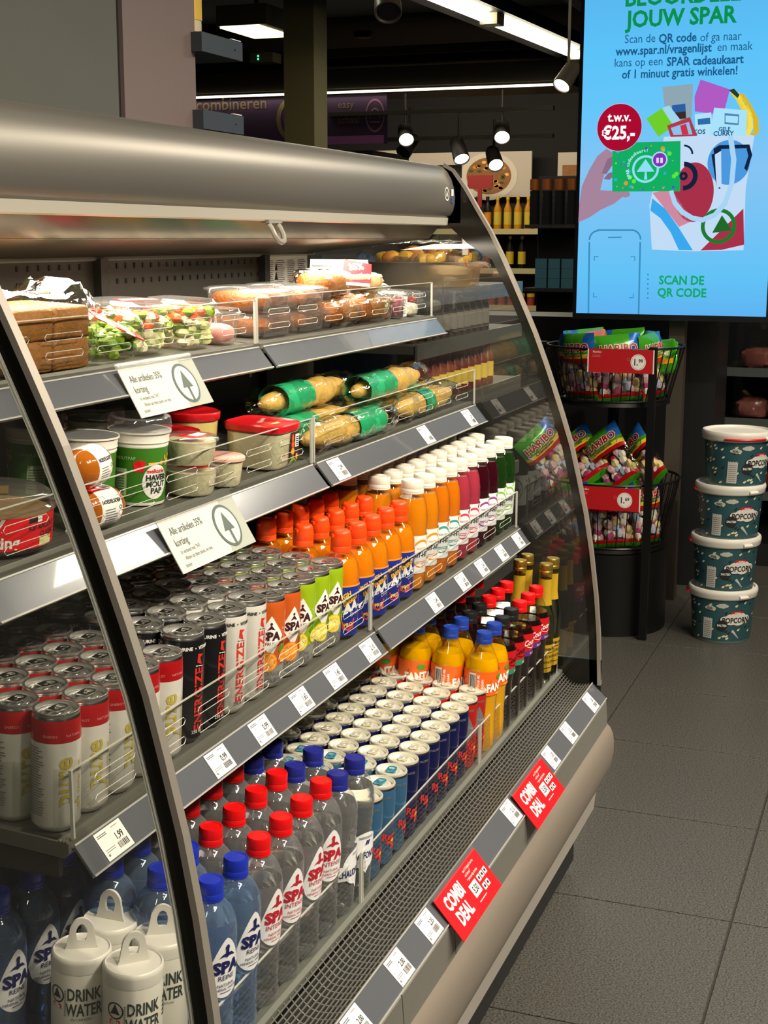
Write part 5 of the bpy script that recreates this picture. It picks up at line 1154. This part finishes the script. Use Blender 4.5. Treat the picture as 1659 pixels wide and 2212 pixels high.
# ================================================================ popcorn buckets
TEAL = M('teal_bucket_sleeve', '#2b5259', .4, coat=.2, var=.08, vs=30); BLID = M('white_bucket_lid', '#dcd8ce', .4); BUC = M('grey_bucket_wall', '#5e6a66', .4)
def bucket(h0):
    t = thing('popcorn_bucket', 'x', 'bucket'); h = .178
    MB().lathe([(0, .002), (.098, .002), (.100, 0), (.1025, .008), (.1135, .160), (.1145, .166)], 40, [1, 1, 1, 0, 1]).build('sleeved_wall', [TEAL, BUC], t)
    MB().lathe([(.1150, .160), (.1185, .162), (.1215, .166), (.1215, .174), (.1235, .178), (.1235, .188), (.1205, .194), (.113, .195), (.110, .188), (.100, .187), (0, .187)], 40).build('lid', BLID, t)
    c = MB(); a = -1.0
    for s in (-1, 1):
        for q in (0,): pass
    tb = []
    for i in range(7): ph = -PI/2+.42+(i-3)*.045; tb.append((.1255*math.cos(ph), .1255*math.sin(ph)))
    c.extr_x([(0, 0), (0, 0), (0, 0)], 0, 0) if False else c.tube([(x, y, .172) for x, y in tb], .0065, 6); c.build('lid_clip', BLID, t)
    hd = MB().tube([(.1265*math.cos(h0+2.3*i/24), .1265*math.sin(h0+2.3*i/24), .171) for i in range(25)], .0042, 6); hd.build('red_handle', M('red_handle_plastic', '#c8161c', .35), t)
    R = lambda v: .1025+(.1135-.1025)*(v-.008)/.152; p = Pr(.008); GRY = M('cloud_grey_print', '#b9b8b0', .5)
    def cloud(u, v, s, m, l):
        for a, b, c_ in ((-.8, 0, .45), (-.3, .25, .55), (.3, .3, .6), (.8, .05, .5), (.2, -.2, .6), (-.4, -.2, .5)): p.ell(u+a*s, v+b*s*.62, c_*s, c_*s*.62, m, l, 10)
        p.rect(u-.8*s, v-.18*s, u+.8*s, v+.2*s, m, l)
    for u in (-.01, .345, -.345):
        cloud(u+.040, .090, .0485, INK, 2); cloud(u+.040, .090, .0455, M('bucket_white', '#d6d2ca', .5), 3)
        p.text('POPCORN', u+.041, .078, .0275, INK, 5, sx=.78, bold=.03).poly([(u+.020, .110), (u+.062, .112), (u+.062, .121), (u+.020, .119)], M('red_print'), 5).text('SPAR', u+.041, .1115, .008, WHITE, 6, bold=.03)
        p.ell(u-.010, .068, .0195, .0195, M('charcoal_spot', '#202424', .5), 5, 14).text('SALTED', u-.010, .0645, .0105, WHITE, 6, sx=.9, bold=.03)
        cloud(u-.055, .130, .016, GRY, 2); p.text('XXL', u-.055, .126, .011, INK, 4, bold=.03); cloud(u-.012, .140, .017, GRY, 2)
        p.strips(u-.078, u-.044, lambda x: .016+.0015*math.sin(x*900), lambda x: .092+.002*math.sin(x*700), GRY, 2, 16); p.lines(u-.074, u-.048, .022, .085, 9, M('dim_grey_ink', '#7a7a74', .5), 3, h=.3)
        for i in range(5): p.ell(u+.03+.005*i, .046-.006*i, .005-.0006*i, .005-.0006*i, GRY, 2, 8)
    rr = random.Random(4)
    for k in range(90):
        u, v = rr.uniform(-.33, .33), rr.uniform(.014, .152); m = rr.choice((M('kernel_cream', '#d9cf9c', .5), M('kernel_cream'), M('bucket_white'), M('charcoal_spot')))
        p.ell(u, v, .0042, .0034, m, 1, 6); p.ell(u+.004, v+.003, .003, .003, m, 1, 6)
    p.build('printed_sleeve', on_round(R, .0004), t); return t
bk = bucket(.95); bkt = bucket(-PI/2-.9)
for k, (x, y, rz, l) in enumerate([(5.075, .600, -1.25, 'teal popcorn bucket at the bottom of the stack, standing on the floor'), (5.070, .598, -1.22, 'teal popcorn bucket second from the bottom of the stack'), (5.075, .592, -1.18, 'teal popcorn bucket third from the bottom of the stack'), (5.075, .576, -.90, 'teal popcorn bucket on top of the stack, red handle across its white lid')]):
    o = inst(bkt if k == 3 else bk, l, (x, y, .1885*k+.0005), rz, 'stacked popcorn buckets')
# ================================================================ gondola behind the case
GP = M('grey_green_panel', '#4f504a', .5, var=.05, vs=8); GP2 = M('mauve_grey_panel', '#6a5c59', .5); GSH = M('blue_grey_shelf', '#3a4046', .45, .2)
g = thing('gondola_shelving', 'tall grey gondola with panelled end rising behind the chilled case', 'shelving', (2.0, 1.5, 0))
MB().box(-1.2, .505, 0, .04, 0, 2.5).build('end_panel', GP, g); MB().box(.505, .521, .005, .06, 0, 2.5).build('panel_gap', BLACK, g); MB().box(.521, .818, -.004, .05, 0, 2.5).build('end_panel', GP2, g)
for z in (1.85, 1.69):
    o = MB().extr_x([(-.03, z), (.9, z), (.9, z-.040), (-.03, z-.040)], .80, .995).build('shelf', GSH, g); MB().box(.94, .985, -.031, -.026, z+.001, z+.0025).build('shelf_label', WHITE, o); MB().box(.955, .958, -.0315, -.030, z-.022, z-.018).build('rivet', BLACK, o)
MB().box(.70, .80, .05, .9, 0, 2.5).build('back', BLACK, g)
t = thing('sauce_jar', 'jar of pale sauce with yellow label standing on the gondola shelf', 'jar', (2.838, 1.52, 1.8505))
MB().lathe([(0, .002), (.026, .002), (.028, .006), (.028, .10), (.020, .115), (.020, .13)], 24).build('jar_wall', PET, t); MB().lathe([(0, .004), (.0265, .004), (.0268, .095), (0, .096)], 24).build('sauce', M('pale_sauce', '#cdbb93', .4), t); MB().lathe([(.0283, .028), (.0283, .085)], 24).build('label', M('mustard_yellow_label', '#c9a22a', .4), t); MB().lathe([(.022, .125), (.022, .14), (0, .141)], 20).build('lid', BLID, t)
# ================================================================ neighbouring shelves seen through the far end glass
n_ = thing('shelf_unit', 'dark low shelf unit standing just beyond the far end glass', 'shelving', (3.2, 1.12, 0))
MB().box(0, .95, .02, .40, 0, .12).build('plinth', BLACK, n_); MB().box(0, .95, .40, .44, 0, 1.50).build('back', DARKW, n_)
for z in (1.290, 1.165, 1.01, .75, .45):
    o = MB().box(0, .95, .01, .40, z-.02, z).build('shelf', DGREY, n_); MB().box(0, .95, 0, .006, z-.034, z+.004).build('price_rail', M('dim_grey_rail', '#3e3e3a', .3), o)
t = thing('pastry_tray', 'round tray of yellow pastries wrapped in clear film beyond the end glass', 'tray', (3.74, 1.29, 1.2910), group=None)
MB().lathe([(0, .052), (.15, .052), (.17, .066), (.172, .064), (.155, .046), (.150, 0.0), (0, 0.0)], 32).build('tray', M('wood_tray', '#6b5530', .5), t)
r = random.Random(8)
for k in range(26):
    a, q = r.uniform(0, 6.28), r.uniform(0, 1)**.5*.135; MB().add(*lump((q*math.cos(a), q*math.sin(a), .072+.028*(1-q/.135)), .024, .020, .016, 10, 6, .1, rnd=r), 0, True).build('pastry', [M('yellow_pastry', '#e2ac1c', .45, var=.2), M('orange_pastry', '#d9861a', .45, var=.2)][k % 4 == 0], t)
MB().add(*lump((0, 0, .080), .17, .17, .045, 28, 10, .06, rnd=r), 0, True).build('film_wrap', FILM, t)
tag(MB().box(3.66, 3.71, 1.155, 1.157, 1.375, 1.425, 0).box(3.71, 3.72, 1.155, 1.157, 1.375, 1.425, 1).build('price_card', [PAPER, RED]), 'small white price card with red edge above the pastry tray', 'price card')
SB = M('dark_sauce_bottle', '#1a0d08', .15, coat=.5); WC2 = M('small_white_cap', '#cfcac0', .4); RC_ = M('small_red_cap', '#b8161c', .4); 
def small(capm, body, lab):
    t = thing('sauce_bottle', 'x', 'bottle'); MB().lathe([(0, .0), (.019, 0), (.020, .004), (.020, .07), (.010, .092), (.010, .105)], 16).build('bottle_wall', body, t); MB().lathe([(.012, .100), (.012, .116), (0, .117)], 14).build('cap', capm, t); MB().lathe([(.0203, .018), (.0203, .06)], 16).build('label', lab, t); return t
sb1, sb2 = small(WC2, SB, M('sauce_label_grey', '#5a564c', .5)), small(RC_, M('red_sauce', '#5a1410', .2, coat=.4), M('sauce_label_yellow', '#c2a83c', .5))
for k in range(11): inst(sb1, f'small dark sauce bottle with white cap, {ORD[k]} along the shelf beyond the end glass' if k < 11 else '', (3.30+.06*k, 1.17, 1.1655), 0, 'white capped sauce bottles')
for k in range(12): inst(sb2, f'small red sauce bottle with red cap, {ORD[k]} along the lower shelf beyond the end glass', (3.27+.062*k, 1.17, 1.0105), 0, 'red capped sauce bottles')
# ================================================================ deli cabinet at the right edge
c = thing('deli_cabinet', 'dark glass fronted deli cabinet with pink wrapped meat beside the popcorn', 'cabinet', (6.28, .55, 0))
MB().box(0, .6, -.95, .262, 0, .10).build('plinth', BLACK, c); MB().box(.55, .6, -.95, .262, .1, 1.5).build('back', DARKW, c); MB().box(.02, .6, .245, .262, .1, 1.5).build('side_panel', M('dim_side_panel', '#25272a', .4), c)
for z in (.86, .64, .32): o = MB().box(.02, .55, -.95, .245, z-.012, z).build('shelf', DGREY, c); MB().box(.008, .02, -.95, .245, z-.028, z+.01).build('shelf_front', M('pale_grey_trim', '#6f7270', .35), o)
MB().add([(.0, -.95, .12), (.0, .262, .12), (.0, .262, 1.4), (.0, -.95, 1.4)], [(3, 2, 1, 0)]).build('glass_front', thin('deli_glass', (.75, .78, .80), .07, .02), c)
r = random.Random(14)
for k, (y, z) in enumerate([(.10, .86), (-.10, .86), (-.28, .86), (.12, .64), (-.02, .64), (-.16, .64), (-.3, .64), (.10, .32), (-.1, .32)]):
    t = thing('meat_pack', ['pink film wrapped meat pack, {} on the top deli shelf', 'pink film wrapped meat pack, {} on the middle deli shelf', 'pink film wrapped meat pack, {} on the bottom deli shelf'][0 if k < 3 else 1 if k < 7 else 2].format(ORD[k if k < 3 else k-3 if k < 7 else k-7]), 'meat', (6.40, .55+y, z+.001), r.uniform(-.2, .2), 'meat packs in the deli cabinet')
    MB().add(*lump((0, 0, .045), .07, .07, .043, 18, 10, .10, rnd=r, pw=.6), 0, True).build('meat', M('cured_meat', '#b0665a', .4, var=.35, vs=40), t); vs, fs = lump((0, 0, .048), .082, .08, .047, 24, 12, .08, rnd=r, pw=.6); MB().add([(a, b, max(q, .0004)) for a, b, q in vs], fs, 0, True).build('film_wrap', FILM, t)
# ================================================================ ceiling fixtures and the dim far end of the shop
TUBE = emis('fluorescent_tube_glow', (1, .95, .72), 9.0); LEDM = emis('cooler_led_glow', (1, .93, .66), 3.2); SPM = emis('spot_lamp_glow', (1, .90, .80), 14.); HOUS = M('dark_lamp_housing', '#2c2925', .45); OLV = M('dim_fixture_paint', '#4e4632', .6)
t = thing('strip_light', 'long ceiling strip light with two bright tubes above the aisle', 'lamp', (5.6, 2.450, 2.60), math.atan2(-.14, 2.4))
MB().extr_x([(-.16, .02), (-.10, .10), (.10, .10), (.16, .02), (.16, .0), (.09, .03), (-.09, .03), (-.16, .0)], 0, 4.0).build('housing', HOUS, t)
for x0, x1 in ((.05, 2.16), (2.32, 3.86)): q = MB().lathe([(.030, x0), (.030, x1)], 12); q.v = [(z, x, y) for x, y, z in q.v]; q.build('tube', TUBE, t)
for x in (2.24, 3.93): MB().box(x-.06, x+.06, -.05, .05, -.03, .05).build('tube_holder', M('pale_holder', '#b5ab86', .5), t)
area('strip_light_glow', (7.6, 2.33, 2.55), 3.6, .08, 22, (1, .93, .68), (7.6, 2.33, 0))
def spotlamp(loc, aim, label, s=1., glow=True, watt=0, hm=HOUS):
    d = (Vector(aim)-Vector(loc)).normalized(); t = thing('spot_lamp', label, 'lamp', loc, group='track spot lamps')
    e = d.to_track_quat('Z', 'Y').to_euler(); t.rotation_mode = 'XYZ'; t.rotation_euler = e
    MB().lathe([(.0, -.15*s), (.034*s, -.15*s), (.042*s, -.13*s), (.048*s, .0), (.044*s, .0), (.040*s, -.006*s)], 20).build('housing', hm, t)
    MB().lathe([(.040*s, -.006*s), (0, -.006*s)], 20).build('lens', SPM if glow else M('dark_lens', (.02, .02, .02), .2), t)
    arm = Vector((0, 0, 1)); q = e.to_matrix().inverted(); a = q @ Vector((0, 0, .22*s if loc[0] > 9 else 3.0-loc[2]+.05)); MB().tube([(0, 0, -.08*s), tuple(a+Vector((0, 0, -.08*s)))], .008*s, 6).build('stem', hm, t)
    if watt: spot('spot_lamp_beam', Vector(loc)+d*.03, aim, watt, 60)
spotlamp((6.2, 1.520, 2.065), (5.3, 1.95, 1.0), 'grey spot lamp hanging beside the advertising screen, its face lit', .85, True, 30, M('warm_grey_lamp', '#6b6256', .4))
spotlamp((5.6, 2.094, 2.312), (4.7, 1.7, 1.2), 'dark spot lamp cut by the top edge of the picture', 1.18, False, 0, M('warm_grey_lamp'))
for k, (x, y, z, ax, ay, lb) in enumerate([(10, 3.595, 2.12, 8.5, 2.9, 'spot lamp with glowing face beside the square column'), (10, 2.872, 2.12, 8.5, 2.4, 'spot lamp with glowing face highest on the far track'), (10, 3.17, 1.975, 9.3, 2.6, 'small glowing spot lamp just above the canopy end'), (10.4, 3.030, 1.95, 9.3, 2.4, 'small glowing spot lamp in front of the pasta poster'), (10.4, 3.765, 2.054, 9.0, 4.2, 'spot lamp turned aside behind the canopy')]): spotlamp((x, y, z), (ax, ay, .9), lb, 1.25, k < 4)
tag(MB().box(9.98, 10.02, 2.5, 4.2, 2.30, 2.33).build('lamp_track', HOUS), 'dark ceiling track carrying the far spot lamps', 'track')
tag(MB().box(10.38, 10.42, 2.6, 4.4, 2.14, 2.17).build('lamp_track', HOUS), 'second dark ceiling track, a little farther than the first', 'track')
# far cooler canopy with purple boards and light strip
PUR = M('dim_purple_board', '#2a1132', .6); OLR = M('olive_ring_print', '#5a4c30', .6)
t = thing('wall_cooler', 'far wall cooler with glowing light strip and dark purple sign boards', 'fridge', (10.0, 2.45, 0))
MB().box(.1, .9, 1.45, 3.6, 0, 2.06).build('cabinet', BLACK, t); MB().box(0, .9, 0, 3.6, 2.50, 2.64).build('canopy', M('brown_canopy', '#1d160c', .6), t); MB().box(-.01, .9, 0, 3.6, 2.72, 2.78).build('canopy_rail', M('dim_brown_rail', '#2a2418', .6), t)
MB().box(-.02, .02, .02, 3.55, 2.466, 2.479).build('light_strip', LEDM, t)
for y0, y1 in ((1.30, 1.98), (2.0, 3.6)): MB().box(0, .02, y0, y1, 2.10, 2.45).build('sign_board', PUR, t)
p = Pr(.2); p.text('combineren', -2.56, 2.375, .125, OLR, 1, bold=.01).ring(-2.0, 2.29, .15, .185, OLR, 1).text('easy', -1.62, 2.36, .075, OLR, 1).text('schaal', -1.60, 2.25, .075, OLR, 1).ring(-1.39, 2.30, .065, .075, M('pink_ring_print', '#6a4456', .6), 1, sy=1.6).ring(-1.39, 2.28, .035, .042, M('pink_ring_print'), 1, a1=PI, sy=1.8).rect(-1.43, 2.25, -1.35, 2.26, M('pink_ring_print'), 1)
p.rect(-1.90, 2.10, -1.32, 2.16, M('pink_purple_band', '#7a4478', .6), 1)
p.build('board_print', lambda u, v, l: (-.002-.0004*l, -u, v), t)
area('cooler_strip_glow', (9.96, 4.2, 2.45), .05, 3.4, 4, (1, .9, .7), (9.4, 4.2, 0))
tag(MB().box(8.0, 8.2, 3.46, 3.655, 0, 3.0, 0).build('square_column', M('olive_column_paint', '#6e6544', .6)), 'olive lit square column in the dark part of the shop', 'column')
t = thing('emergency_sign', 'small dark emergency unit with two green lamps beside the column', 'sign', (7.9, 3.68, 2.44)); MB().box(0, .12, 0, .15, 0, .055).build('case', OLV, t)
for z in (.018, .036): MB().lathe([(.006, 0), (0, .003)], 10, c=(0, 0, 0)).build('green_lamp', emis('green_lamp_glow', (.05, 1, .35), 2.5), t, loc=(-.002, .095, z)).rotation_euler = (0, -PI/2, 0)
t = thing('box_light', 'boxy ceiling light with glowing underside behind the jar', 'lamp', (8.0, 3.80, 2.66)); MB().box(0, .5, -.03, .30, .012, .13).box(.2, .22, .12, .14, .13, .34).build('housing', OLV, t); MB().box(.01, .49, .02, .28, 0, .012).build('diffuser', emis('box_light_glow', (1, .92, .45), 2.4), t)
tag(MB().lathe([(0, -.04), (.055, -.036), (.075, -.014), (.075, 0), (0, 0)], 20).build('smoke_detector', M('dim_beige', '#7a6a4a', .6), loc=(10.8, 4.245, 2.999)), 'round pale smoke detector under the dark ceiling', 'detector')
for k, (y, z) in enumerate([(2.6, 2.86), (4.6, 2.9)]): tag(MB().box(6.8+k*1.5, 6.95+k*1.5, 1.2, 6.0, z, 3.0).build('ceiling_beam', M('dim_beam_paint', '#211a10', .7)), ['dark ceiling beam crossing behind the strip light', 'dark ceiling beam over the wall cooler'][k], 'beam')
tag(MB().box(5.0, 9.8, 1.72, 1.80, 2.60, 2.72).build('ceiling_duct', M('dim_beam_paint')), 'dark duct running beside the strip light above the screen', 'duct')
# posters and the far grocery shelves
area('far_wall_fill', (11.6, 3.9, 2.7), .3, 3.0, 45, (1, .85, .62), (13.2, 3.9, 1.3))  # added fill without a fixture, brightens posters and far shelves
WBD = M('poster_white', '#b9b0a2', .6)
def poster(label, y, z, w_, h, dish):
    t = thing('wall_poster', label, 'poster', (13.2, y, z), -PI/2); MB().box(0, w_, 0, .03, 0, h).build('board', WBD, t); p = Pr(.2)
    if dish: p.ell(w_*.66, h*.46, .28, .22, M('plate_white', '#cfc6b4', .5), 1, 20).ell(w_*.66, h*.47, .22, .17, M('pasta_brown', '#8a5a2a', .6, var=.4, vs=30), 2, 20)
    else: p.rect(w_*.1, h*.3, w_*.5, h*.7, M('pasta_brown'), 1).rect(w_*.55, h*.2, w_*.9, h*.35, RED, 1)
    if dish:
        r = random.Random(3)
        for k in range(40): a, q = r.uniform(0, 6.3), r.uniform(.2, 1)**.5; p.ell(w_*.66+.19*q*math.cos(a), h*.47+.145*q*math.sin(a), .022, .014, [ORA2, TAN, M('basil', '#3a4a1a', .6)][k % 3], 3, 7)
    p.build('poster_print', on_plane((0, -.001, 0), (1, 0, 0), (0, 0, 1), .002), t)
poster('white wall poster with plate of pasta above the oil bottles', 4.72, 1.80, 1.22, .42, True); poster('white wall poster with small pictures behind the spot lamps', 5.9, 1.85, 1.1, .40, False); poster('plain pale wall poster beside the column of dark jars', 3.25, 1.82, .45, .38, False)
u = thing('grocery_shelves', 'far wall grocery shelving with bright price rails', 'shelving', (12.9, 3.05, 0)); MB().box(.40, .45, 0, 2.2, 0, 1.80).build('back', BLACK, u)
for z in (1.50, 1.14, .80): o = MB().box(0, .40, 0, 2.2, z-.03, z).build('shelf', DGREY, u); MB().box(-.02, 0, .0, 2.2, z-.045, z+.005).build('price_rail', M('lit_pale_rail', '#b5aa80', .5), o)
def far_bottle(name, body, lab, capm, h=.30, r=.036):
    t = thing(name, 'x', 'bottle'); MB().lathe([(0, 0), (r, 0), (r, h*.62), (r*.4, h*.80), (r*.38, h*.93)], 14).build('bottle_wall', body, t); MB().lathe([(r*1.02, h*.14), (r*1.02, h*.52)], 14).build('label', lab, t); MB().lathe([(r*.46, h*.9), (r*.46, h), (0, h)], 10).build('cap', capm, t); return t
DKO = M('dark_oil', '#15120a', .2); YOI = M('yellow_oil', '#c78a12', .2, trans=.2); GOI = M('green_oil', '#3a3a12', .2)
LO = M('orange_far_label', '#c8801e', .5); LY = M('yellow_far_label', '#c2a832', .5); LR = M('red_far_label', '#9a3a22', .5); LG = M('green_far_label', '#6a7a4a', .5)
fb = [far_bottle('oil_bottle', DKO, LO, BLACK), far_bottle('oil_bottle', YOI, LY, LY), far_bottle('oil_bottle', GOI, LR, BLACK), far_bottle('oil_bottle', DKO, LY, LY)]
for k in range(8): inst(fb[0] if k < 3 else fb[1], f'{"dark" if k < 3 else "yellow"} oil bottle, {ORD[k]} along the top far shelf', (12.97, 4.05-.098*k, 1.501), 0, 'bottles on the top far shelf')
for k in range(8): inst(fb[2] if k % 4 < 2 else fb[3], f'{"red" if k % 4 < 2 else "yellow"} labelled oil bottle, {ORD[k]} along the second far shelf', (12.97, 4.32-.115*k, 1.141), 0, 'bottles on the second far shelf')
jr = thing('spice_jar', 'x', 'jar'); MB().lathe([(0, 0), (.035, 0), (.035, .08)], 12).build('jar_wall', LR, jr); MB().lathe([(.037, .08), (.037, .11), (0, .11)], 12).build('lid', LY, jr)
for k in range(6): inst(jr, f'small spice jar, {ORD[k]} along the lowest far shelf', (12.97, 3.80-.095*k, .801), 0, 'jars on the lowest far shelf')
tag(MB().box(12.86, 12.88, 3.78, 4.02, 1.87, 1.99).box(12.86, 12.875, 3.88, 3.92, 1.70, 1.87).build('promo_flag', M('dim_red_flag', '#8a1c18', .5)), 'red promotion flag standing above the oil bottles', 'sign')
s_ = thing('dark_stand', 'dark display stand of ribbed jars and teal packs beside the screen', 'stand', (8.5, 1.93, 0)); MB().box(.0, .35, 0, .36, 0, .10).build('base', BLACK, s_); MB().box(.32, .35, 0, .36, .1, 1.8).build('back', BLACK, s_)
for z in (1.50, 1.12): MB().box(0, .32, 0, .36, z-.02, z).build('shelf', BLACK, s_)
jr2 = thing('ribbed_jar', 'x', 'jar'); MB().lathe([(0, 0), (.03, 0)]+[(.031-(.002 if k % 2 else 0), .02*k) for k in range(1, 11)], 14).build('jar_wall', M('black_ribbed_glass', (.012, .012, .014), .12), jr2); MB().lathe([(.031, .205), (.031, .27), (0, .27)], 14).build('lid', M('copper_brown_lid', '#8a4a1c', .4, .3), jr2)
for k in range(4): inst(jr2, f'black ribbed jar with copper brown lid, {ORD[k]} on the dark stand', (8.56, 2.245-.078*k, 1.501), 0, 'copper lidded jars')
tp = thing('teal_pack', 'x', 'pack'); MB().box(-.03, .03, -.036, .036, 0, .058).build('wrapper', M('teal_wrapper', '#3c6474', .3), tp)
for k in range(9): inst(tp, f'small teal multipack in the {["nearer", "middle", "farther"][k//3]} pile, {["lowest", "middle", "topmost"][k % 3]} of three', (8.56, 2.16-.082*(k//3)+.03, 1.121+.059*(k % 3)), 0, 'teal packs on the dark stand')
